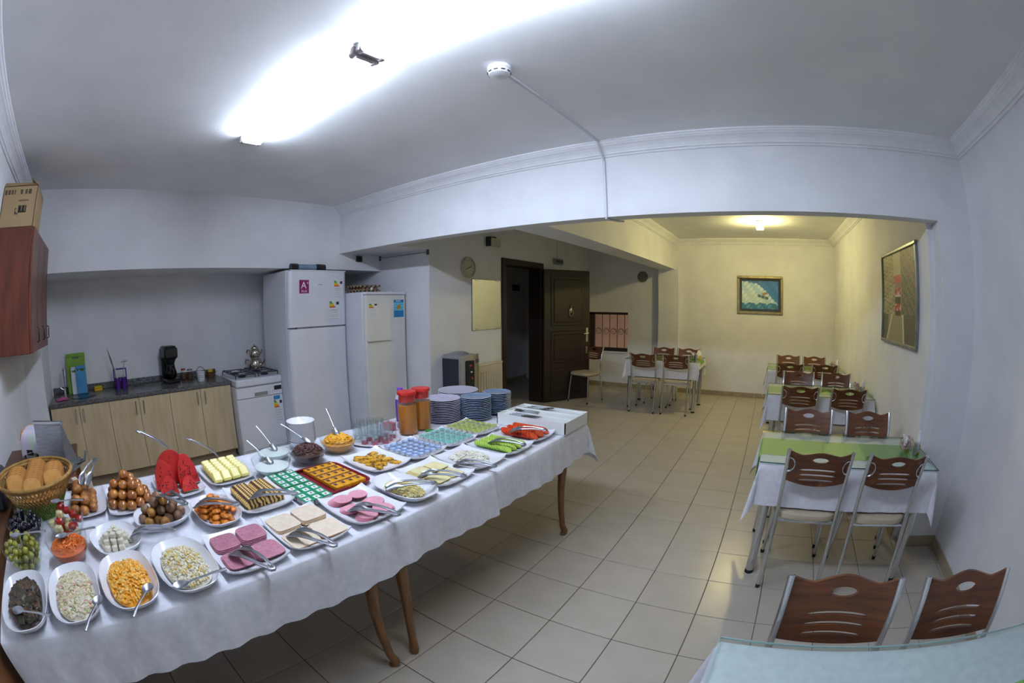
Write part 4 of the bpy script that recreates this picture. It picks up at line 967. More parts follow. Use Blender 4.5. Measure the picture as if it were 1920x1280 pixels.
def bw_floor(r, h):
    def f(x, y):
        q = math.hypot(x, y)
        if q <= r * .6: return .009
        z = .009
        while z < h and bw_inner(r, h, z) < q: z += .001
        return z if z < h else 1
    return f
def hexpile(floor, a, c, rh, rz, layers, n_max=999):
    d = 2 * rh * 1.005; out = []; prev = []
    def rest(x, y):
        z = 0
        for t in (0, .5, .8, .97):
            for k in range(8): z = max(z, floor(x + t * rh * math.cos(k * PI / 4), y + t * rh * math.sin(k * PI / 4)) + rz * math.sqrt(1 - t * t))
        return z
    for L_ in range(layers):
        ox, oy = ((0, 0), (d / 2, d / (2 * 3 ** .5)), (0, d / 3 ** .5))[L_ % 3]; cur = []
        for i in range(-12, 13):
            for j in range(-12, 13):
                x, y = i * d + (j % 2) * d / 2 + ox, j * d * 3 ** .5 / 2 + oy
                if (x / max(1e-6, a - rh)) ** 2 + (y / max(1e-6, c - rh)) ** 2 > 1: continue
                zf = rest(x, y)
                if zf > .5: continue
                near = [p for p in prev if math.hypot(p[0] - x, p[1] - y) < d * .99]
                if L_ and len(near) < 3: continue
                z = zf
                for p in near:
                    q = math.hypot(p[0] - x, p[1] - y) / (2 * rh); z = max(z, p[2] + 2 * rz * math.sqrt(max(0, 1 - q * q)))
                cur.append((x, y, z))
        out += cur; prev = cur
    return out[:n_max]
def stack_slices(pts, th, reach, base):
    """each slice lies on the plate or on the slices it overlaps"""
    o = []
    for x, y in pts:
        z = base
        for (a, b, zz) in o:
            if abs(a - x) < reach and abs(b - y) < reach: z = max(z, zz + th)
        o.append((x, y, z))
    return o
# tongs and spoons
def tongs_proto():
    t = thing('serving_tongs', 'x', 'tongs', group='steel serving tongs')
    for s_ in (-1, 1):
        b = MB()
        def f(u, v):
            x = u * .20; w = .0065 + (.0125 * math.sin(min(1, max(0, (u - .62) / .38)) * PI * .8) if u > .62 else 0)
            return (x, s_ * (.006 + .018 * math.sin(u * PI * .75)) + (v - .5) * 2 * w, .012 + .010 * math.sin(u * PI) + .006 * (abs(v - .5) * 2) ** 2 - (.008 * (u - .8) / .2 if u > .8 else 0))
        b.shell(f, 26, 6, .0016)
        arm = b.build('tong_arm', M_STEEL, t)
        b = MB()
        for k in range(4): b.box(.186 + .004 * abs(k - 1.5), .205, s_ * .017 + (k - 1.5) * .0065 - .002, s_ * .017 + (k - 1.5) * .0065 + .002, .0035, .0055)
        o = b.build('tine', M_STEEL, arm, smooth=0); o['kind'] = 'stuff'
    b = MB(); b.tube([(.012, -.009, .014), (-.003, -.007, .014), (-.008, 0, .014), (-.003, .007, .014), (.012, .009, .014)], .0075, 8, flat=.8); b.build('tong_hinge', M_STEEL, t)
    return t
def spoon_proto():
    t = thing('serving_spoon', 'x', 'spoon', group='steel serving spoons')
    b = MB(); b.shell(lambda u, v: (.135 + .062 * u, (v - .5) * 2 * .021 * math.sin(PI * min(1, max(.02, u * .98 + .02))) ** .6, .010 - .011 * math.sin(PI * u) * (1 - (2 * v - 1) ** 2)), 14, 8, .0014); b.build('spoon_bowl', M_STEEL, t)
    MB().tube([(0, 0, .012), (.05, 0, .014), (.10, 0, .012), (.14, 0, .009)], [.0075, .0055, .004, .005], 8, flat=.45).build('spoon_handle', M_STEEL, t)
    return t
PT = tongs_proto(); PS = spoon_proto(); first = {PT: True, PS: True}
def place(proto, x, y, z, rz, label, tilt=0., pitch=0.):
    o = proto if first[proto] else dup(proto, (0, 0, 0), 0); first[proto] = False
    o.location = (x, y, z); o.rotation_euler = (tilt, pitch, R(rz)); o['label'] = label; return o
def heap(name, x, y, a, c, base, h, mats, n, size, label, cat, p=2.5, jit=.25, flatz=.8, rz=0., edge=.9, fill=None, cube=False):
    """mound of small pieces that nobody could count, over a dome"""
    b = MB()
    loft(b, [[(px_ * k, py_ * k, z) for px_, py_ in superell(a, c, 28, p)] for k, z in ((.95, base), (.87, base + h * .30), (.69, base + h * .58), (.43, base + h * .80), (.15, base + h * .91))], cap1=True)
    for k in range(int(n * 1.5)):
        r = math.sqrt(random.random()) * edge; th = random.uniform(0, 2 * PI); q = superell(a, c, 64, p)[int(th / (2 * PI) * 64) % 64]
        z = base + h * (1 - r ** 2.2) ** .75; s_ = size * random.uniform(.7, 1.25); m = random.randrange(len(mats)) if len(mats) > 1 else 0
        if cube: b.cbox(-s_, s_, -s_ * .8, s_ * .8, -s_ * .6, s_ * .6, s_ * .2, m, Matrix.Translation((q[0] * r, q[1] * r, z)) @ Matrix.Rotation(random.uniform(0, 3), 4, 'Z') @ Matrix.Rotation(random.uniform(-.8, .8), 4, 'X'))
        else: b.ico((q[0] * r, q[1] * r, z), (s_, s_ * random.uniform(.7, 1), s_ * flatz), m, None, jit)
    o = b.build(name, mats, None, (x, y, ZT), R(rz), smooth=60 if not cube else 0); o['kind'] = 'stuff'; return tag(o, label, cat)

# front row, oval salads
plate(-1.297, -.540, 'oval white dish of dark brown fried aubergine', 2, ME_OV, 'oval_dish', 'dish', 'oval white dishes')
heap('fried_aubergine', -1.297, -.540, .140, .078, .022, .030, [mat('aubergine_dark', '#2a1d14', '#3a2a1a', 60, .55), mat('aubergine_brown', '#4a3120', '#5c3f28', 60, .5), mat('aubergine_green', '#35341c', '#2a2a16', 60, .5)], 170, .013, 'dark brown fried aubergine pieces in the oval dish', 'food', cube=True, rz=2, edge=.84)
plate(-1.295, -.316, 'oval white dish of diced potato salad with herbs', 2, ME_OV, 'oval_dish', 'dish', 'oval white dishes')
heap('russian_salad', -1.295, -.316, .144, .084, .022, .030, [mat('mayo_dice', '#d8cfb8', '#c9bea2', 60, .45), mat('potato_dice', '#cfc296', '#c0b284', 60, .45), mat('pink_dice', '#cf9c88', '#c08c78', 60, .45), mat('pea_dice', '#a2a872', '#929862', 60, .45), mat('mayo_dice', ''), mat('potato_dice', ''), mat('mayo_dice', ''), mat('potato_dice', ''), mat('mayo_dice_b', '#e0d8c4', '#d4cbb4', 60, .45), mat('mayo_dice_c', '#dad0bb', '#cec4ac', 60, .45)], 420, .0062, 'creamy diced potato salad with bits of herb and sausage', 'food', cube=True, rz=2)
plate(-1.300, -.092, 'oval white dish of orange yellow corn salad', 3, ME_OV, 'oval_dish', 'dish', 'oval white dishes')
heap('corn_salad', -1.300, -.092, .145, .085, .022, .032, [mat('corn_a', '#e39a1a', '#d98a12', 60, .4), mat('corn_b', '#efb23a', '#e6a42c', 60, .4), mat('corn_c', '#e8c070', '#deb25e', 60, .45)], 460, .0062, 'heap of orange yellow sweetcorn salad in the oval dish', 'food', rz=3)
plate(-1.300, .130, 'oval white dish of pale creamy corn salad', 4, ME_OV, 'oval_dish', 'dish', 'oval white dishes')
heap('creamy_salad', -1.300, .130, .144, .084, .022, .032, [mat('cream_a', '#d9d2bc', '#cfc7ac', 60, .5), mat('cream_b', '#d2c59c', '#c8ba8c', 60, .5), mat('cream_c', '#d6b968', '#ccac58', 60, .45), mat('cream_d', '#e0dacb', '#d6cfbd', 60, .5)], 440, .0058, 'heap of pale creamy corn salad in the oval dish', 'food', rz=4)
for (x, y, rz, l) in ((-1.125, -.405, -118, 'steel serving spoon in the dark aubergine'), (-1.035, -.285, 157, 'steel serving spoon in the potato salad'), (-1.055, -.115, 150, 'steel serving spoon in the orange corn salad'), (-1.150, .245, -96, 'steel serving spoon in the pale creamy salad')):
    place(PS, x, y, ZT + .058, rz, l, 0, R(4))

# meat and cheese plates
plate(-1.318, .372, 'white plate of square beef salami slices', 0)
def slice_mesh(name, out, th, m, rim=None):
    b = MB(); b.prism(out, 0, th, 1 if rim else 0, cap_mi=0); return b.mesh(name, [m, rim] if rim else m, 30)
ME_SAL = slice_mesh('salami_slice', superell(.056, .052, 32, 4.5), .0035, mat('beef_salami', '#b07584', '#9c6070', 90, .4, rnd=.10), mat('salami_rim', '#6e3d48', '#5f333d', 30, .5))
sal = [(-1.318 + sx * .060 + .004 * k * sx, .372 + sy * .055 + .003 * k) for sx, sy, n in ((-1, -1, 3), (-1, 1, 4), (1, 1, 4), (1, -1, 3)) for k in range(n)]
for (x, y, z) in stack_slices(sal, .0036, .100, .0125):
    tag(link('salami_slice', ME_SAL, None, (x, y, ZT + z), R(random.uniform(-3, 3))), 'square mauve salami slice on its white plate', 'salami slice', 'square salami slices')
plate(-1.320, .632, 'white plate of pale square turkey slices', 0)
ME_TUR = slice_mesh('turkey_slice', superell(.062, .056, 32, 6), .0035, mat('turkey_ham', '#e0cfb8', '#d6c3aa', 40, .45, rnd=.05), mat('turkey_rim', '#b08a5e', '#9c784e', 30, .5))
tur = [(-1.320 + sx * .066 + .003 * k * sx, .632 + sy * .058 + .002 * k) for sx, sy, n in ((-1, -1, 3), (-1, 1, 4), (1, 1, 3), (1, -1, 2)) for k in range(n)]
for (x, y, z) in stack_slices(tur, .0036, .105, .0130):
    tag(link('turkey_slice', ME_TUR, None, (x, y, ZT + z), R(random.uniform(-2, 2))), 'pale square turkey slice on its white plate', 'turkey slice', 'square turkey slices')
plate(-1.323, .905, 'white plate of round pink sausage slices', 0)
ME_PNK = slice_mesh('sausage_slice', superell(.040, .040, 28, 2), .0028, mat('pink_sausage', '#d998a6', '#cf8d9b', 60, .4, rnd=.06), mat('sausage_rim', '#b56a7a', '#a65e6e', 30, .5))
pnk = [(-1.323 + cx + dx * k, .905 + cy + dy * k) for (cx, cy, dx, dy, n) in ((-.092, .052, .004, -.002, 6), (-.090, -.055, .003, .004, 6), (.0, -.058, .005, .002, 5), (.002, .056, .005, 0, 5), (.092, .050, .001, -.003, 6), (.093, -.052, .001, .003, 5)) for k in range(n)]
for (x, y, z) in stack_slices(pnk, .0029, .066, .0125): tag(link('sausage_slice', ME_PNK, None, (x, y, ZT + z)), 'round pink sausage slice in the fan on its white plate', 'sausage slice', 'round pink sausage slices')
plate(-1.308, 1.131, 'oval white dish of grated yellow cheese', 0, ME_OVC, 'oval_dish', 'dish', 'oval white dishes')
def shreds(name, x, y, a, c, base, h, n, mats, label, L_=.035, r=.0022):
    b = MB()
    for k in range(n):
        q = math.sqrt(random.random()); th = random.uniform(0, 2 * PI); px_, py_ = a * q * math.cos(th), c * q * math.sin(th); z = base + h * (1 - q * q) * random.uniform(.6, 1.05) + .002
        ph = random.uniform(0, 2 * PI); l = L_ * random.uniform(.5, 1); w = random.uniform(-.008, .008)
        b.tube([(px_ - l / 2 * math.cos(ph), py_ - l / 2 * math.sin(ph), z), (px_ + w, py_ - w, z + .004), (px_ + l / 2 * math.cos(ph), py_ + l / 2 * math.sin(ph), z + random.uniform(-.003, .003))], r, 4, random.randrange(len(mats)))
    o = b.build(name, mats, None, (x, y, ZT), smooth=60); o['kind'] = 'stuff'; return tag(o, label, 'food')
shreds('grated_cheese', -1.308, 1.131, .100, .055, .0155, .026, 420, [mat('yellow_cheese', '#ddc876', '#d3bc64', 40, .5), mat('pale_cheese', '#e2d9a8', '#d8ce98', 40, .5)], 'loose heap of grated yellow cheese in the oval dish')
plate(-1.341, 1.358, 'white plate of sliced pale yellow cheese', 0)
ME_CHS = slice_mesh('cheese_slice', superell(.05, .042, 24, 7), .003, mat('sliced_cheese', '#e2d8a6', '#dacf98', 20, .4, rnd=.05), mat('cheese_rim', '#c2ad66', '#b39e58', 20, .5))
chs = [(-1.341 + cx + .004 * k, 1.358 + cy + .004 * k) for cx, cy, n in ((-.065, -.048, 4), (-.06, .046, 4), (.05, -.046, 2), (.052, .048, 2)) for k in range(n)]
for (x, y, z) in stack_slices(chs, .0031, .080, .0115):
    tag(link('cheese_slice', ME_CHS, None, (x, y, ZT + z), R(random.uniform(-3, 3))), 'pale yellow cheese slice on its white plate', 'cheese slice', 'sliced cheese')
plate(-1.342, 1.614, 'white plate of white string cheese', 0)
shreds('string_cheese', -1.342, 1.614, .098, .074, .0145, .024, 300, [mat('white_cheese', '#ddd8c4', '#d3cdb6', 40, .5), mat('white_cheese_b', '#e3dfd0', '#d9d4c2', 40, .5)], 'loose heap of white string cheese on its plate', .05, .0032)
plate(-1.334, 1.870, 'white plate of cucumber slices', 0)
b = MB(); b.lathe([(.021, 0), (.022, .0025), (.021, .005)], 18, 1); b.lathe([(.021, .005), (.001, .0052)], 18); b.lathe([(.021, 0), (.001, .0)], 18)
ME_CUC = b.mesh('cucumber_slice', [mat('cucumber_flesh', '#b4d060', '#9fc04a', 60, .35), mat('cucumber_skin', '#6f9a34', '#5d8a28', 40, .4)], 30)
for r_ in range(4):
    for k in range(13):
        tag(link('cucumber_slice', ME_CUC, None, (-1.435 + k * .0165, 1.800 + r_ * .0465, ZT + .0255), rot=(0, R(33) + random.uniform(-.03, .03), random.uniform(-.08, .08))), 'pale green cucumber slice in ' + ('the row nearest the string cheese', 'an inner row on its plate', 'an inner row on its plate', 'the row nearest the tomatoes')[r_], 'cucumber slice', 'cucumber slices')
plate(-1.338, 2.126, 'white plate of red tomato slices', 0)
b = MB(); b.lathe([(.029, 0), (.0305, .0035), (.029, .007)], 22, 1); b.lathe([(.029, .007), (.001, .0068)], 22); b.lathe([(.029, 0), (.001, 0)], 22)
ME_TOM = b.mesh('tomato_slice', [mat('tomato_flesh', '#dd4a20', '#cb3a16', 70, .3), mat('tomato_skin', '#b32a14', '#a32410', 30, .25)], 30)
for r_ in range(3):
    for k in range(11):
        tag(link('tomato_slice', ME_TOM, None, (-1.435 + k * .0195, 2.063 + r_ * .0630, ZT + .0315), rot=(0, R(36) + random.uniform(-.03, .03), random.uniform(-.05, .05))), 'red tomato slice in ' + ('the row nearest the cucumber', 'the middle row of its plate', 'the row nearest the cutlery tray')[r_], 'tomato slice', 'tomato slices')
for (x, y, rz, l) in ((-1.105, .385, 196, 'steel tongs resting on the square salami'), (-1.105, .625, 198, 'steel tongs resting on the turkey slices'), (-1.115, .92, 202, 'steel tongs resting on the round pink sausage'), (-1.195, 1.20, 230, 'steel tongs resting on the grated cheese'), (-1.145, 1.335, 205, 'steel tongs resting on the sliced cheese'), (-1.14, 1.55, 196, 'steel tongs resting on the string cheese'), (-1.165, 1.845, 186, 'steel tongs resting on the cucumber'), (-1.185, 2.105, 203, 'steel tongs resting on the tomato slices')):
    place(PT, x, y, ZT + .036, rz, l, 0, R(2))

# cutlery tray
t = thing('cutlery_tray', 'white rectangular tray with compartments for cutlery', 'tray', (-1.375, 2.385, ZT)); M_TRAY = mat('white_tray_plastic', '#e4e6e4', '#dcdedc', 6, .35)
t.location = (-1.385, 2.424, ZT); a, c, h = .250, .166, .075
b = MB()
for q in ((-a, a, -c, c, 0, .004), (-a, -a + .006, -c, c, .004, h), (a - .006, a, -c, c, .004, h), (-a, a, -c, -c + .006, .004, h), (-a, a, c - .006, c, .004, h)): b.box(*q)
b.build('tray_shell', M_TRAY, t, smooth=0)
MB().box(-a + .006, a - .006, -c + .006, c - .006, .056, .062).build('tray_floor', M_TRAY, t, smooth=0)
for y in (-.06, .055): MB().cbox(-a + .006, a - .006, y - .004, y + .004, .062, h - .001, .002).build('divider', M_TRAY, t)
def cutlery(kind, x, y, rz, label, dz=0.):
    b = MB()
    if kind == 'fork':
        b.tube([(0, 0, .005), (.06, 0, .008), (.12, 0, .006)], [.006, .004, .003], 6, flat=.5); b.shell(lambda u, v: (.12 + .03 * u, (v - .5) * .022, .006 - .004 * math.sin(PI * u)), 6, 3, .0012)
        for k in range(4): b.box(.15, .185, (k - 1.5) * .0062 - .0016, (k - 1.5) * .0062 + .0016, .0048, .0062)
    elif kind == 'spoon':
        b.tube([(0, 0, .005), (.06, 0, .009), (.12, 0, .008)], [.006, .004, .003], 6, flat=.5); b.shell(lambda u, v: (.12 + .058 * u, (v - .5) * .036 * math.sin(PI * min(1, max(.03, u))) ** .6, .010 - .008 * math.sin(PI * u) * (1 - (2 * v - 1) ** 2)), 10, 6, .0012)
    else:
        b.tube([(0, 0, .005), (.09, 0, .006)], [.0065, .006], 6, flat=.6); b.shell(lambda u, v: (.09 + .11 * u, (v - .5) * .018 * (1 - .6 * u ** 4), .006), 8, 2, .0012)
    return tag(b.build(kind, M_STEEL, None, (-1.385 + x, 2.424 + y, ZT + .0622 + dz), R(rz)), label, kind, 'cutlery in the white tray')
for k in range(3): cutlery('spoon', -.20 + .024 * k, .085 + .012 * k, 2, 'steel spoon in the compartment of the cutlery tray nearest the door side', .005 * k)
for k in range(3): cutlery('fork', -.02 - .01 * k, -.03 + .026 * k, 180, 'steel fork in the middle compartment of the cutlery tray')
for k in range(4): cutlery('knife', -.19 + .01 * k, -.142 + .021 * k, 0, 'steel knife in the cutlery tray compartment nearest the tomatoes')

# second row: portion packs
def cup_mesh(lid, side): 
    b = MB(); b.lathe([(.0135, 0), (.0175, .016), (.0205, .0165), (.0205, .0178)], 14, 0, cap0=True); b.lathe([(.0205, .0178), (.015, .0182)], 14, 1); b.lathe([(.015, .0182), (.001, .0182)], 14, 2)
    return b.mesh('portion_cup', [mat('cup_side_' + lid[1:], side, None, 9, .4), mat('cup_lid_' + lid[1:], lid, None, 9, .3), mat('cup_mark_' + lid[1:], '#c3d2e0' if lid == '#5f86c0' else ('#3f9a8a' if lid == '#8cc4bc' else '#8a9a3a'), lid, 90, .3, lo=.45, hi=.55)], 40)
def cups(px_, py_, me, label, group, nx=6, ny=5, colr=0.043):
    for i in range(nx):
        for j in range(ny):
            x, y = px_ + (i - (nx - 1) / 2) * colr, py_ + (j - (ny - 1) / 2) * (colr + .001)
            tag(link('portion_cup', me, None, (x, y, ZT + .0003 + max(rp_floor(abs(x - px_) + .0135, abs(y - py_)), rp_floor(abs(x - px_), abs(y - py_) + .0135)))), label, 'portion cup', group)
plate(-1.686, 1.283, 'white plate heaped with yellow honey sachets', 0)
ME_HON = MB().prism([(-.026, -.018), (.026, -.018), (.03, 0), (.026, .018), (-.026, .018), (-.03, 0)], -.004, .004, 0).mesh('honey_sachet', mat('honey_sachet_print', '#d6a02a', '#5f4426', 55, .35, lo=.5, hi=.62, rnd=.1), 0)
for (x, y, z) in hexpile(rp_floor, .150, .125, .0305, .0045, 4):
    tag(link('honey_sachet', ME_HON, None, (-1.686 + x, 1.283 + y, ZT + z), rot=(random.uniform(-.04, .04), random.uniform(-.04, .04), random.uniform(0, 6))), 'yellow and brown honey sachet in the pile on its white plate', 'sachet', 'honey sachets')
plate(-1.670, 1.53, 'white plate of blue topped butter portions', 0); cups(-1.670, 1.53, cup_mesh('#5f86c0', '#d5d8e0'), 'round butter portion cup with blue foil top', 'blue portion cups')
plate(-1.668, 1.793, 'white plate of teal topped portion cups', 0); cups(-1.668, 1.793, cup_mesh('#8cc4bc', '#d5dadc'), 'round portion cup with teal foil top', 'teal portion cups')
plate(-1.680, 2.050, 'white plate of lime topped portion cups', 0); cups(-1.680, 2.050, cup_mesh('#b9c25a', '#d8d8cc'), 'round portion cup with lime green foil top', 'lime portion cups')
# red tray with cheese triangles packs and chocolate spread
t = thing('red_tray', 'dark red plastic tray under the green and yellow portion packs', 'tray', (-1.662, .924, ZT), 0); M_RED = mat('dark_red_plastic', '#7a1226', '#6b0f20', 8, .35); a, c = .178, .192
b = MB(); S_ = lambda k, z: [(x * k, y * k, z) for x, y in superell(a, c, 40, 7)]
loft(b, [S_(.93, 0), S_(.95, .003), S_(1.0, .020), S_(.985, .020), S_(.935, .006), S_(.5, .0055)], cap1=True); b.build('tray_shell', M_RED, t)
for x in (-a + .012, a - .012): MB().cbox(x - .006, x + .006, -.05, .05, .0195, .024, .002).build('tray_grip', M_RED, t)
b = MB(); b.prism([(-.019, -.019), (.019, -.019), (.019, .019), (-.019, .019)], 0, .022, 0); b.cbox(-.0225, .0225, -.0225, .0225, .022, .0245, .001, 1); b.box(-.0135, .0135, -.0135, .0135, .0245, .0249, 2); b.box(-.005, .005, -.005, .005, .0249, .0252, 3)
ME_GRN = b.mesh('jam_cup', [mat('jam_cup_white', '#d8dcd8', None, 9, .4), mat('jam_green', '#1c8a5e', '#17794f', 9, .35), mat('jam_label', '#e6e8e4', None, 9, .4), mat('jam_red', '#b03a48', '#5a2a3a', 90, .4)], 0)
for bx, by in ((-1.752, .822), (-1.566, .822)):
    for i in range(4):
        for j in range(3): tag(link('jam_cup', ME_GRN, None, (bx + (i - 1.5) * .046 - (0 if bx < -1.65 else -.006), by + (j - 1) * .0465 - .022, ZT + .0066)), 'green lidded square portion cup in the block nearest the ' + ('yogurt' if bx < -1.65 else 'pink sausage'), 'portion cup', 'green lidded portion cups')
b = MB(); b.cbox(-.030, .030, -.0205, .0205, 0, .020, .003); b.box(-.030, -.018, -.019, .019, .0201, .0205, 1); b.box(-.012, .010, -.012, .004, .0201, .0205, 1)
ME_YEL = b.mesh('spread_pack', [mat('yellow_pack', '#d79a16', '#c98c10', 20, .35), mat('brown_print', '#4a2024', '#3c181c', 60, .4)], 0)
for i in range(5):
    for j in range(4): tag(link('spread_pack', ME_YEL, None, (-1.668 + (i - 2) * .0605, 1.004 + (j - 1.5) * .0418, ZT + .0066)), 'yellow spread portion pack with dark brown print on the red tray', 'portion pack', 'yellow spread packs')
# cake, apricots, potatoes, cheese cubes
plate(-1.686, .603, 'white plate with two rows of marbled cake slices', 0)
b = MB(); out = [(-.045, 0), (.045, 0), (.045, .028), (.030, .038), (-.030, .038), (-.045, .028)]; b.prism(out, 0, .014)
ME_CAKE = b.mesh('cake_slice', mat('marble_cake', '#d9b567', '#4a2c1c', 16, .7, kind='wave', lo=.42, hi=.58, bump=.1, rnd=.06), 20)
for r_ in range(2):
    for k in range(12): tag(link('cake_slice', ME_CAKE, None, (-1.79 + k * .0165, .5555 + r_ * .095, ZT + .0115), rot=(R(90), 0, R(90))), 'marbled cocoa cake slice in the row nearest the ' + ('apricots', 'red tray')[r_], 'cake slice', 'marbled cake slices')
plate(-1.640, .380, 'oval white dish of dried apricots', 3, ME_OVA, 'oval_dish', 'dish', 'oval white dishes')
ME_APR = MB().ball((0, 0, 0), (.021, .017, .009), 12, 7).mesh('dried_apricot', mat('dried_apricot', '#cf7a1c', '#b86412', 40, .45, rnd=.12, bump=.25))
for (x, y, z) in hexpile(ov_floor(.155, .095, .038), .150, .092, .0195, .009, 4):
    tag(link('dried_apricot', ME_APR, None, (-1.640 + x, .380 + y, ZT + z), rot=(random.uniform(-.08, .08), random.uniform(-.08, .08), random.uniform(0, 6))), 'orange dried apricot in the oval dish', 'apricot', 'dried apricots')
plate(-1.722, .145, 'oval white dish of small brown rolls and potatoes', 90, ME_OVS, 'oval_dish', 'dish', 'oval white dishes')
ME_POT = MB().ball((0, 0, 0), (.0235, .0215, .0198), 14, 9).mesh('boiled_potato', mat('brown_crust', '#7b5a3c', '#5f4430', 25, .6, rnd=.2, bump=.1)); ME_POT2 = MB().ball((0, 0, 0), (.0225, .021, .019), 14, 9).mesh('fried_ball', mat('golden_crust', '#a8742f', '#7d5522', 25, .55, rnd=.15, bump=.15))
for k, (x, y, z) in enumerate(hexpile(ov_floor(.135, .110, .038), .132, .108, .0225, .0198, 3)):
    g_ = k % 3 == 0
    tag(link('fried_ball' if g_ else 'potato', ME_POT2 if g_ else ME_POT, None, (-1.722 - y, .145 + x, ZT + z), rot=(0, 0, random.uniform(0, 6))), 'golden round fritter among the brown potatoes' if g_ else 'brown boiled potato in the oval dish', 'fritter' if g_ else 'potato', 'golden fritters' if g_ else 'brown potatoes')
plate(-1.612, -.100, 'oval white dish of white cheese cubes', 18, ME_OVS, 'oval_dish', 'dish', 'oval white dishes')
ME_CUB = MB().cbox(-.012, .012, -.012, .012, -.010, .010, .002).mesh('cheese_cube', mat('feta', '#d6cfba', '#c9c2ac', 30, .6, rnd=.05), 0)
for (x, y, z) in hexpile(ov_floor(.135, .110, .038), .105, .085, .0162, .0101, 3):
    tag(link('cheese_cube', ME_CUB, None, (-1.612 + x * .951 - y * .309, -.100 + x * .309 + y * .951, ZT + z), rot=(0, 0, random.uniform(0, 6))), 'white cheese cube with herbs in the oval dish', 'cheese cube', 'white cheese cubes')
for (x, y, rz, l) in ((-1.525, .235, 200, 'steel tongs lying over the brown potatoes'), (-1.505, .445, 226, 'steel tongs resting on the dried apricots'), (-1.485, .70, 228, 'steel tongs resting on the marbled cake'), (-1.515, .160, 243, 'steel tongs resting on the white cheese cubes')):
    place(PT, x, y, ZT + (.042 if 'cubes' in l else .058), rz, l, 0, R(4))

# glass bowls at the table end
def gbowl(x, y, r, h, label, me=None): return tag(link('glass_bowl', me or bowl_mesh(r, h), None, (x, y, ZT)), label, 'bowl', 'clear glass bowls')
BWL = bowl_mesh(.102, .088)
gbowl(-1.583, -.548, 0, 0, 'clear glass bowl of green olives', BWL); gbowl(-1.792, -.550, 0, 0, 'clear glass bowl of black olives', BWL); gbowl(-1.792, -.328, 0, 0, 'clear glass bowl of tomato and cheese chunks', BWL); gbowl(-1.583, -.318, 0, 0, 'clear glass bowl of grated carrot', BWL)
def bowlpile(r, h, rh, rz, layers):
    return hexpile(bw_floor(r, h), r, r, rh, rz, layers)
def balls(x, y, me, n, R0, lay, label, cat, group, sp, name):
    for (px_, py_, z) in bowlpile(.102, .088, .0152, .0128, 3):
        tag(link(name, me, None, (x + px_, y + py_, ZT + z), rot=(0, 0, random.uniform(0, 3))), label, cat, group)
balls(-1.583, -.548, MB().ball((0, 0, 0), (.0150, .0125, .0125), 10, 7).mesh('green_olive', mat('green_olive_skin', '#83842f', '#989038', 20, .3, rnd=.18)), 88, .093, 4, 'green olive in the glass bowl', 'olive', 'green olives', .020, 'green_olive')
balls(-1.792, -.550, MB().ball((0, 0, 0), (.0150, .0125, .0125), 10, 7).mesh('black_olive', mat('black_olive_skin', '#14121c', '#1e1a26', 20, .18, rnd=.15)), 88, .093, 4, 'black olive in the glass bowl', 'olive', 'black olives', .020, 'black_olive')
ME_T1 = MB().cbox(-.018, .018, -.015, .015, -.012, .012, .006).mesh('tomato_chunk', mat('red_chunk', '#a82018', '#8f1812', 20, .3, rnd=.15), 40); ME_T2 = MB().cbox(-.018, .018, -.014, .014, -.013, .013, .004).mesh('cheese_chunk', mat('cream_chunk', '#dccf9c', '#d2c28a', 20, .45, rnd=.06), 40)
for i, (x, y, z) in enumerate(bowlpile(.102, .088, .0205, .0128, 5)):
    red = i % 5 not in (0, 3)
    tag(link('tomato_chunk' if red else 'cheese_chunk', ME_T1 if red else ME_T2, None, (-1.792 + x, -.328 + y, ZT + z), rot=(0, 0, random.uniform(0, 6))), 'red tomato chunk in the mixed glass bowl' if red else 'cream cheese chunk in the mixed glass bowl', 'tomato' if red else 'cheese chunk', 'tomato chunks' if red else 'cheese chunks')
b = MB(); b.lathe([(bw_inner(.102, .088, z) - .0012, z) for z in (.0095, .02, .032, .044, .052)] + [(.075, .060), (.045, .068), (.001, .072)], 32, cap0=True)
for k in range(420):
    q = math.sqrt(random.random()) * .93; th = random.uniform(0, 2 * PI); px_, py_ = .082 * q * math.cos(th), .082 * q * math.sin(th); z = .056 + .024 * (1 - q * q) * random.uniform(.7, 1.05); ph = random.uniform(0, 2 * PI); l = .026 * random.uniform(.5, 1) * (1 if q < .75 else .5)
    b.tube([(px_ - l / 2 * math.cos(ph), py_ - l / 2 * math.sin(ph), z), (px_, py_, z + .004), (px_ + l / 2 * math.cos(ph), py_ + l / 2 * math.sin(ph), z)], .0022, 4, 1 + k % 2)
o = b.build('grated_carrot', [mat('carrot_core', '#d0601a', '#c05412', 40, .5), mat('carrot_a', '#dd6a16', '#d05e10', 40, .45), mat('carrot_b', '#e5802a', '#d8721e', 40, .45)], None, (-1.583, -.318, ZT)); o['kind'] = 'stuff'; tag(o, 'orange grated carrot heaped in the glass bowl', 'food')
for (x, y, rz, l, p) in ((-1.560, -.395, 260, 'steel spoon in the green olives', R(2)), (-1.735, -.195, 247, 'steel spoon in the tomato and cheese bowl', R(2)), (-1.575, -.165, 268, 'steel spoon in the grated carrot', R(2))): place(PS, x, y, ZT + .105, rz, l, 0, p)

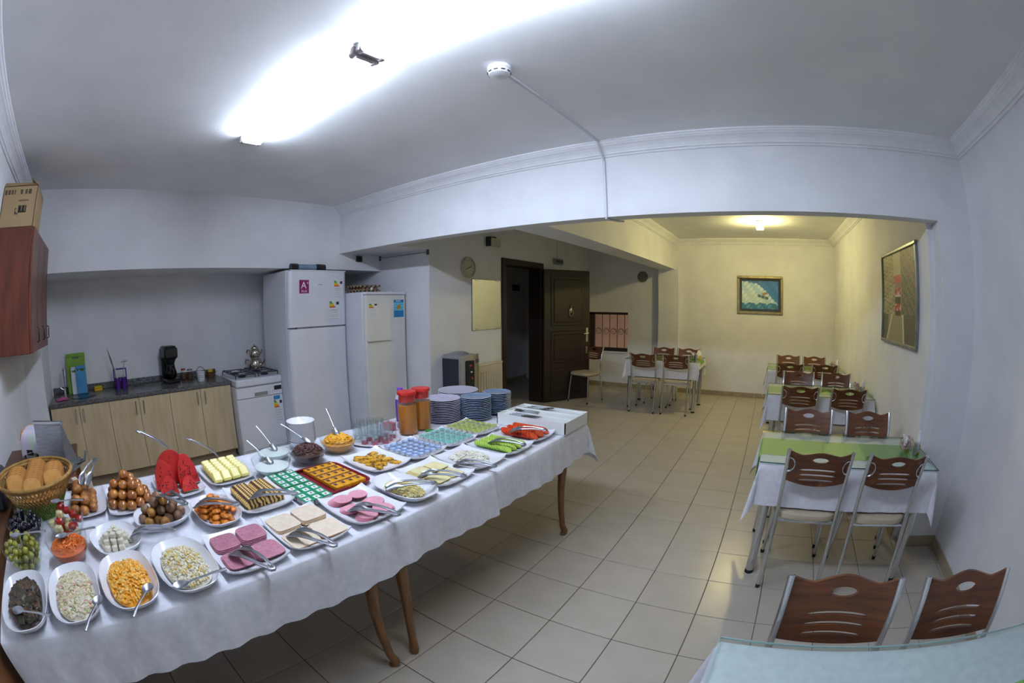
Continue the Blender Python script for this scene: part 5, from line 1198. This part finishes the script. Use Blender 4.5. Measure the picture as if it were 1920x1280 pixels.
# back row: bread basket
t = thing('bread_basket', 'large woven wicker basket with green lower half full of sliced bread', 'basket', (-2.085, -.490, ZT)); M_WIC = mat('honey_wicker', '#a27c3c', '#846029', 40, .7); M_WICG = mat('green_wicker', '#5f8a24', '#4b751a', 40, .7)
def bas(z): return .105 + .130 * (z / .18) ** .9
NS = 56
for s_ in (-1, 1):
    for (z0, z1, m, nm) in ((.0, .085, M_WICG, 'green_weave'), (.085, .165, M_WIC, 'wicker_weave')):
        b = MB()
        for k in range(NS): b.tube([(bas(z) * math.cos(2 * PI * k / NS + s_ * z * 4.5), bas(z) * math.sin(2 * PI * k / NS + s_ * z * 4.5), z) for z in [z0 + (z1 - z0) * i / 5 for i in range(6)]], .0028, 4)
        o = b.build(nm, m, t); o['kind'] = 'stuff'
b = MB()
for z, r in ((.165, .007), (.176, .008)): b.tube([(bas(z) * math.cos(2 * PI * k / 48), bas(z) * math.sin(2 * PI * k / 48), z) for k in range(48)], r, 8, closed=True)
b.build('basket_rim', M_WIC, t); MB().lathe([(.001, .004), (.105, .004), (.105, .0)], 32).build('basket_base', M_WICG, t)
b = MB(); b.tube([(.106 * math.cos(2 * PI * k / 48), .106 * math.sin(2 * PI * k / 48), .006) for k in range(48)], .006, 8, closed=True); b.build('base_ring', M_WICG, t)
b = MB(); b.lathe([(.001, .0065), (.085, .0065), (bas(.03) - .008, .03), (bas(.06) - .008, .06), (bas(.09) - .008, .09), (bas(.115) - .010, .115), (.155, .112), (.001, .106)], 36); o = b.build('bread_layer', mat('bread_crust', '#b87a34', '#9c6426', 30, .7, rnd=.1), None, (-2.085, -.490, ZT)); o['kind'] = 'stuff'; tag(o, 'packed lower layer of bread inside the woven basket', 'bread')
out = [(x, y + .046) for x, y in superell(.058, .046, 28, 2.8)]
b = MB(); b.prism(out, -.008, .008, 1); b.add([(x * .9, (y - .046) * .9 + .046, z) for z in (.0084, -.0084) for x, y in out], [tuple(range(28)), tuple(reversed(range(28, 56)))], 0)
ME_BRD = b.mesh('bread_slice', [mat('bread_crumb', '#cf9a52', '#c08a44', 30, .8, rnd=.08), MATS['bread_crust']], 30)
for r_ in range(3):
    for k in range(13):
        x = -.165 + k * .0275; y = (r_ - 1) * .118
        if math.hypot(abs(x) + .012, abs(y) + .045) > .178 or (r_ == 0 and x > .06): continue
        tag(link('bread_slice', ME_BRD, None, (-2.085 + x, -.490 + y, ZT + .1115), rot=(R(55), 0, R(90))), 'golden sliced bread leaning in the woven basket', 'bread slice', 'bread slices in the basket')
b = MB(); b.ball((0, 0, 0), (.040, .026, .013), 14, 8); tag(b.build('bread_end', mat('white_crumb', '#d8cdb4', '#cdc0a4', 30, .8), None, (-1.975, -.600, ZT + .1235), 1.0), 'pale bread end at the rim of the woven basket', 'bread slice')
# pastries
plate(-2.045, -.232, 'white plate of brown fried pastries', 0, None); plate(-1.987, .022, 'white plate of glossy brown buns', 0)
ME_FRY = MB().ball((0, 0, 0), (.0295, .027, .021), 16, 10).mesh('fried_pastry', mat('fried_dough', '#a56a2a', '#7d4a1c', 22, .5, rnd=.15, bump=.3)); b = MB(); b.ball((0, 0, 0), (.027, .0255, .021), 16, 10)
ME_BUN = b.mesh('glossy_bun', mat('egg_washed_bun', '#8a4a18', '#b97a34', 14, .25, rnd=.18, coat=.4)); b = MB(); b.lathe([(.020, -.016), (.030, -.004), (.029, .006), (.018, .018), (.001, .0215)], 18, 0); b.lathe([(.001, -.016), (.020, -.016)], 18, 1)
for (x, y, z) in hexpile(rp_floor, .158, .118, .0285, .0212, 3): tag(link('fried_pastry', ME_FRY, None, (-2.045 + x, -.232 + y, ZT + z), rot=(0, 0, random.uniform(0, 6))), 'brown fried pastry heaped on its plate beside the bread basket', 'pastry', 'fried pastries')
for (x, y, z) in hexpile(rp_floor, .156, .130, .0262, .0212, 4): tag(link('glossy_bun', ME_BUN, None, (-1.987 + x, .022 + y, ZT + z), rot=(0, 0, random.uniform(0, 6))), 'glossy golden brown bun heaped on its plate', 'bun', 'glossy buns')
# watermelon and melon
plate(-2.035, .300, 'white plate of red watermelon wedges', 0); plate(-2.055, .578, 'white plate of yellow melon chunks', 3)
M_WMF = mat('watermelon_flesh', '#c22a24', '#ad1f1c', 18, .35); M_WMR = mat('watermelon_rind', '#33502a', '#243a1e', 18, .35, kind='wave'); M_SEED = mat('melon_seed', '#1a1210', '#241a16', 9, .3)
def wedge(x, y, L_, H, rz, tilt, label):
    t = thing('watermelon_wedge', label, 'watermelon', (x, y, ZT + .0085 + max(rp_floor(x + 2.035 + e * .034, y - .300 + q * L_ * .97) for e in (-1, 1) for q in (-1, 1))), R(rz), 'watermelon wedges'); b = MB(); n = 16; th = .030
    arc = [(-L_ + 2 * L_ * i / n, H * math.sqrt(max(0, 1 - ((-L_ + 2 * L_ * i / n) / L_) ** 2))) for i in range(n + 1)]
    vs = []
    for (px_, pz) in arc: vs += [(px_, -th * (1 - .85 * pz / H) - .002 + pz * tilt, pz), (px_, th * (1 - .85 * pz / H) + .002 + pz * tilt, pz), (px_, -th + pz * 0, 0), (px_, th, 0)]
    fs = []
    for i in range(n):
        o = 4 * i; fs += [(o, o + 4, o + 5, o + 1), (o + 2, o + 6, o + 4, o), (o + 1, o + 5, o + 7, o + 3)]
    b.add(vs, fs, 0); b.build('flesh', M_WMF, t, smooth=50)
    MB().cbox(-L_, L_, -th - .002, th + .002, -.008, 0, .003).build('rind', M_WMR, t)
    b = MB()
    for k in range(60 if 'seeds' in label else 30):
        px_ = random.uniform(-.8, .8) * L_; pz = random.uniform(.1, .8) * H * math.sqrt(max(0, 1 - (px_ / L_) ** 2)); s_ = random.choice((-1, 1)); yy = s_ * (th * (1 - .85 * pz / H) + .002) * (1 - (1 - 1) ) + pz * tilt * (pz / H if False else 1)
        zmax = H * math.sqrt(max(0, 1 - (px_ / L_) ** 2)); f = pz / max(zmax, 1e-3); e0 = s_ * th; e1 = s_ * (th * (1 - .85 * zmax / H) + .002) + zmax * tilt
        b.ball((px_, e0 + (e1 - e0) * f, pz), (.0028, .0016, .0042), 6, 4)
    o = b.build('seeds', M_SEED, t); o['kind'] = 'stuff'
for (x, y, L_, H, rz, ti, l) in ((-2.030, .240, .056, .122, 86, .10, 'tall red watermelon wedge at the buns end of the plate'), (-2.108, .298, .095, .145, 88, .08, 'tallest red watermelon wedge standing behind the others'), (-1.955, .240, .046, .072, 86, .08, 'small low red watermelon wedge in front on the plate'), (-2.028, .362, .056, .132, 92, .10, 'red watermelon wedge with many black seeds next to the melon'), (-1.955, .345, .042, .058, 92, .05, 'short red watermelon piece at the plate edge towards the apricots')): wedge(x, y, L_, H, rz, ti, l)
ME_MEL = MB().cbox(-.030, .030, -.024, .024, -.010, .010, .006).mesh('melon_chunk', mat('yellow_melon', '#e0d684', '#dccb68', 18, .35, rnd=.06), 40)
for i in range(6):
    for j in range(4): tag(link('melon_chunk', ME_MEL, None, (-2.055 + (i - 2.5) * .0375, .578 + (j - 1.5) * .0495, ZT + .0262 + .0105 + .003 * (i in (0, 5))), rot=(random.uniform(-.02, .02), R(35), random.uniform(-.03, .03))), 'pale yellow melon chunk on its white plate', 'melon chunk', 'melon chunks')
for (x, y, rz, l, z, p) in ((-2.165, .149, 90, 'steel tongs standing up between the buns and watermelon', .25, R(35)), (-2.205, .427, 90, 'steel tongs standing up between the watermelon and melon', .25, R(35)), (-2.19, -.115, -25, 'steel tongs beside the fried pastries', .20, R(12))): place(PT, x, y, ZT + z, rz, l, 0, p)
# yogurt, cereals
YB_ = bowl_mesh(.105, .085); CB_ = bowl_mesh(.105, .082)
def liquid(x, y, r, z, m, name, label):
    b = MB(); b.lathe([(bw_inner(.105, .082, q) - .0012, q) for q in (.0095, .0095 + (z - .0095) * .33, .0095 + (z - .0095) * .66, z)] + [(r * .78, z + .002), (.001, z + .003)], 36, cap0=True); return tag(b.build(name, m, None, (x, y, ZT)), label, 'food')
M_YOG = mat('white_yogurt', '#dfe4e0', '#d6dcd8', 12, .3, bump=.05)
gbowl(-1.925, .800, 0, 0, 'clear glass bowl of yogurt beside the marbled cake', YB_); liquid(-1.925, .800, .105, .042, M_YOG, 'yogurt', 'white yogurt in the bowl beside the marbled cake')
gbowl(-2.122, .908, 0, 0, 'clear glass bowl of milk next to the cocoa cereal', CB_); liquid(-2.122, .908, .105, .040, M_YOG, 'milk', 'white milk in the bowl next to the cocoa cereal')
gbowl(-1.945, 1.030, 0, 0, 'clear glass bowl of dark cocoa cereal balls', CB_); b_ = liquid(-1.945, 1.030, .105, .055, mat('cocoa_bed', '#3a1e1a', '#2e1714', 60, .7), 'cocoa_cereal_layer', 'packed cocoa cereal at the bottom of its bowl'); b_['kind'] = 'stuff'
heap('cocoa_cereal', -1.945, 1.030, .086, .086, .055, .045, [mat('cocoa_ball', '#4a2824', '#381c1a', 60, .6), mat('cocoa_ball_b', '#5a342c', '#452621', 60, .6)], 420, .0056, 'dark brown cocoa cereal balls heaped in the glass bowl', 'cereal', p=2)
gbowl(-1.985, 1.255, 0, 0, 'clear glass bowl of golden corn flakes', CB_); b_ = liquid(-1.985, 1.255, .105, .055, mat('flake_bed', '#c98a2a', '#a86c1c', 60, .7), 'corn_flake_layer', 'packed corn flakes at the bottom of their bowl'); b_['kind'] = 'stuff'
heap('corn_flakes', -1.985, 1.255, .084, .084, .055, .042, [mat('flake_a', '#dd9d1e', '#cf8e16', 40, .5), mat('flake_b', '#e6b03a', '#d9a12c', 40, .5)], 300, .0095, 'golden corn flakes heaped in the glass bowl', 'cereal', p=2, jit=.5, flatz=.45)
for (x, y, rz, l, z, p) in ((-2.10, .745, 23, 'long steel ladle spoon in the yogurt bowl', .25, R(28)), (-2.275, .880, 15, 'steel spoon standing in the milk bowl', .25, R(34)), (-2.085, .955, 32, 'steel spoon standing in the cocoa cereal', .25, R(26)), (-2.13, 1.285, -14, 'steel spoon standing in the corn flakes', .25, R(34))): place(PS, x, y, ZT + z, rz, l, 0, p)
# stack of white bowls
b = MB(); b.lathe([(.05, 0), (.055, .006), (.075, .035), (.085, .052), (.083, .052), (.072, .034), (.05, .010), (.001, .009)], 32, cap0=True); ME_WB = b.mesh('cereal_bowl', M_PORC, 50)
for k in range(12): tag(link('cereal_bowl', ME_WB, None, (-2.180, 1.13, ZT + k * .0101)), 'white porcelain bowl at the bottom of the bowl stack' if k == 0 else ('white porcelain bowl on top of the bowl stack' if k == 11 else 'white porcelain bowl inside the bowl stack behind the cereals'), 'bowl', 'stacked white bowls')
# glasses upside up on a tray
t = thing('glass_tray', 'round white tray under the drinking glasses', 'tray', (-2.005, 1.525, ZT)); b = MB(); b.lathe([(.140, 0), (.160, .010), (.158, .012), (.137, .004), (.001, .003)], 40, cap0=True); b.build('tray_disc', M_PORC, t); MB().lathe([(.156, .0105), (.162, .0125), (.160, .0145), (.155, .0125)], 40).build('tray_rim', M_PORC, t)
def tumbler(m_base, nm):
    me = MB(); me.lathe([(.021, 0), (.0225, 0), (.0265, .105), (.0248, .105), (.0205, .018), (.001, .016)], 20, 0); me.lathe([(.0202, .0155), (.0202, .0002), (.001, .0002)], 16, 1); return me.mesh(nm, [glass('tumbler_glass', '#fbfdfd', 2.2), m_base], 40)
ME_GL = tumbler(M_GLASS, 'drinking_glass'); ME_GP = tumbler(mat('pink_reflection_base', '#c4566a', '#b04a5e', 40, .3), 'drinking_glass')  # pink base colour paints in the reddish reflections of clear glass
spots_ = [(-.10, -.09), (-.035, -.125), (.035, -.12), (.10, -.08), (-.135, -.02), (-.065, -.04), (0, -.05), (.07, -.03), (.135, -.01), (-.105, .05), (-.035, .03), (.035, .03), (.105, .05), (-.06, .10), (.01, .10), (.075, .11)]
for k, (x, y) in enumerate(spots_):
    pk = x > -.02; tag(link('drinking_glass', ME_GP if pk else ME_GL, None, (-2.005 + x * .82, 1.525 + y * .82 + .008, ZT + .0035)), 'clear glass with pink reflection painted on its base on the round tray' if pk else 'plain clear glass on the round tray', 'glass', 'glasses with painted pink reflection' if pk else 'plain glasses')
# juice jugs
M_JUICE = mat('orange_juice', '#c8760e', '#b5680a', 6, .3); M_RLID = mat('red_jug_lid', '#c22418', '#b01d12', 8, .3)
def jug(x, y, rz, label):
    t = thing('juice_jug', label, 'jug', (x, y, ZT), R(rz), 'orange juice jugs')
    MB().lathe([(.056, 0), (.060, .006), (.061, .19), (.054, .215), (.052, .245), (.0505, .245), (.0525, .214), (.059, .188), (.058, .008)], 28, cap0=True).build('jug_glass', M_GLASS, t)
    MB().lathe([(.056, .0085), (.0573, .012), (.0582, .185), (.001, .186)], 28, cap0=True).build('juice', M_JUICE, t)
    MB().lathe([(.050, .205), (.0512, .246), (.059, .248), (.061, .256), (.058, .266), (.034, .268), (.001, .266)], 28).build('jug_lid', M_RLID, t)
    MB().tube([(-.053, 0, .232), (-.082, 0, .235), (-.097, 0, .20), (-.095, 0, .14), (-.079, 0, .11), (-.061, 0, .105)], .0065, 8).build('jug_handle', M_GLASS, t)
jug(-1.945, 1.756, 20, 'glass jug of orange juice with red lid next to the glasses'); jug(-1.957, 1.887, -60, 'glass jug of orange juice with red lid next to the plate stack')
t = thing('juice_bottle', 'purple labelled bottle behind the juice jugs', 'bottle', (-2.080, 1.822, ZT))
MB().lathe([(.030, 0), (.033, .006), (.033, .20), (.018, .235), (.016, .25)], 20, cap0=True).build('bottle_body', mat('pale_bottle', '#c9c2d8', '#bdb6cc', 8, .3), t); MB().lathe([(.0336, .045), (.0336, .19)], 20).build('bottle_label', mat('purple_label', '#6a2fae', '#5c2898', 40, .4), t); MB().lathe([(.019, .238), (.019, .262), (.001, .263)], 16).build('bottle_cap', mat('violet_cap', '#8a52c4', '#7c46b4', 8, .35), t); MB().lathe([(.0337, .028), (.0337, .044)], 20).build('label_foot', mat('white_label', '#e0dce6', None, 8, .4), t)
b = MB(); b.cbox(-.035, .035, -.03, .03, 0, .05, .006); tag(b.build('red_napkin_pack', mat('coral_pack', '#c8505a', '#b8444e', 20, .5), None, (-2.095, 1.728, ZT)), 'coral red pack behind the glasses beside the purple bottle', 'pack')
b = MB(); b.cbox(-.03, .03, -.02, .02, 0, .014, .004); tag(b.build('green_sachet', mat('green_pack', '#3f9a4a', '#358a40', 20, .5), None, (-1.858, 1.862, ZT), 0), 'small green packet at the foot of the juice jug', 'sachet')
# plate stacks
def plate_mesh(r, m, rim, f):
    b = MB(); b.lathe([(r * .56, 0), (r * .60, 0), (r * .66, f * .6), (r * .97, f + .0045)], 40, 0, cap0=True); b.lathe([(r * .97, f + .0045), (r, f + .0060), (r * .995, f + .0078), (r * .965, f + .0076)], 40, 1)
    b.lathe([(r * .965, f + .0076), (r * .72, f + .0012), (r * .62, f), (.001, f)], 40, 0); return b.mesh('dinner_plate', [m, rim], 50)
M_PB = mat('blue_grey_glaze', '#7b8fae', '#7187a6', 5, .25, coat=.3); M_PL = mat('lilac_white_glaze', '#b8b6cc', '#b0aec4', 5, .25, coat=.3)
for (x, y, n, r, m, l, g_) in ((-1.985, 2.120, 13, .118, M_PL, 'lilac grey plate in the stack beside the juice jugs', 'plates stacked beside the jugs'), (-1.838, 2.295, 13, .105, M_PB, 'blue grey plate in the stack next to the lime portion cups', 'plates stacked next to the lime cups'), (-1.805, 2.501, 13, .0995, M_PB, 'blue grey plate in the stack beside the cutlery tray', 'plates stacked beside the cutlery'), (-2.085, 2.397, 14, .148, M_PL, 'large lilac grey plate in the stack behind the other plates', 'large plates stacked at the back')):
    st = .152 / n; me = plate_mesh(r, m, mat('rim_highlight_' + m.name, '#a9bad2' if m == M_PB else '#cfcbe0', None, 5, .25), st - .0002)  # paler rim colour paints a highlight along the plate edges
    for k in range(n): tag(link('dinner_plate', me, None, (x + random.uniform(-.0015, .0015), y + random.uniform(-.0015, .0015), ZT + k * st)), ('topmost ' + l) if k == n - 1 else (l.replace('in the stack', 'at the bottom of the stack') if k == 0 else l.replace('in the stack', 'in the middle of the stack')), 'plate', g_)

# ------------------------------------------------------------------ let tongs and spoons come to rest on what lies under them
from mathutils.bvhtree import BVHTree
bpy.context.view_layer.update()
def world_tris(objs):
    vs = []; fs = []
    for o in objs:
        if o.type != 'MESH': continue
        n = len(vs); M_ = o.matrix_world; vs += [M_ @ v.co for v in o.data.vertices]; fs += [tuple(i + n for i in p.vertices) for p in o.data.polygons]
    return vs, fs
def root(o):
    while o.parent: o = o.parent
    return o
utensils = [o for o in COL.objects if o.parent is None and o.get('category') in ('tongs', 'spoon') and o.get('group') in ('steel serving tongs', 'steel serving spoons')]
below = [o for o in COL.objects if o.type == 'MESH' and -2.6 < o.matrix_world.translation.x < -.8 and -1 < o.matrix_world.translation.y < 2.8 and root(o) not in utensils] + [o for o in COL.objects if o.name.startswith('buffet_cloth')]
trees = [BVHTree.FromPolygons(*world_tris(below))]
for u in utensils:
    u.location.z += .3; bpy.context.view_layer.update()
    vs, fs = world_tris([c for c in u.children] + [g for c in u.children for g in c.children]); gap = 9
    pts = vs + [sum((vs[i] for i in f), Vector()) / len(f) for f in fs]
    for p in pts:
        for t_ in trees:
            h = t_.ray_cast(p, Vector((0, 0, -1)))
            if h[0] is not None: gap = min(gap, h[3])
    u.location.z -= gap + .0006
    bpy.context.view_layer.update(); vs, fs = world_tris([c for c in u.children] + [g for c in u.children for g in c.children]); trees.append(BVHTree.FromPolygons(vs, fs))
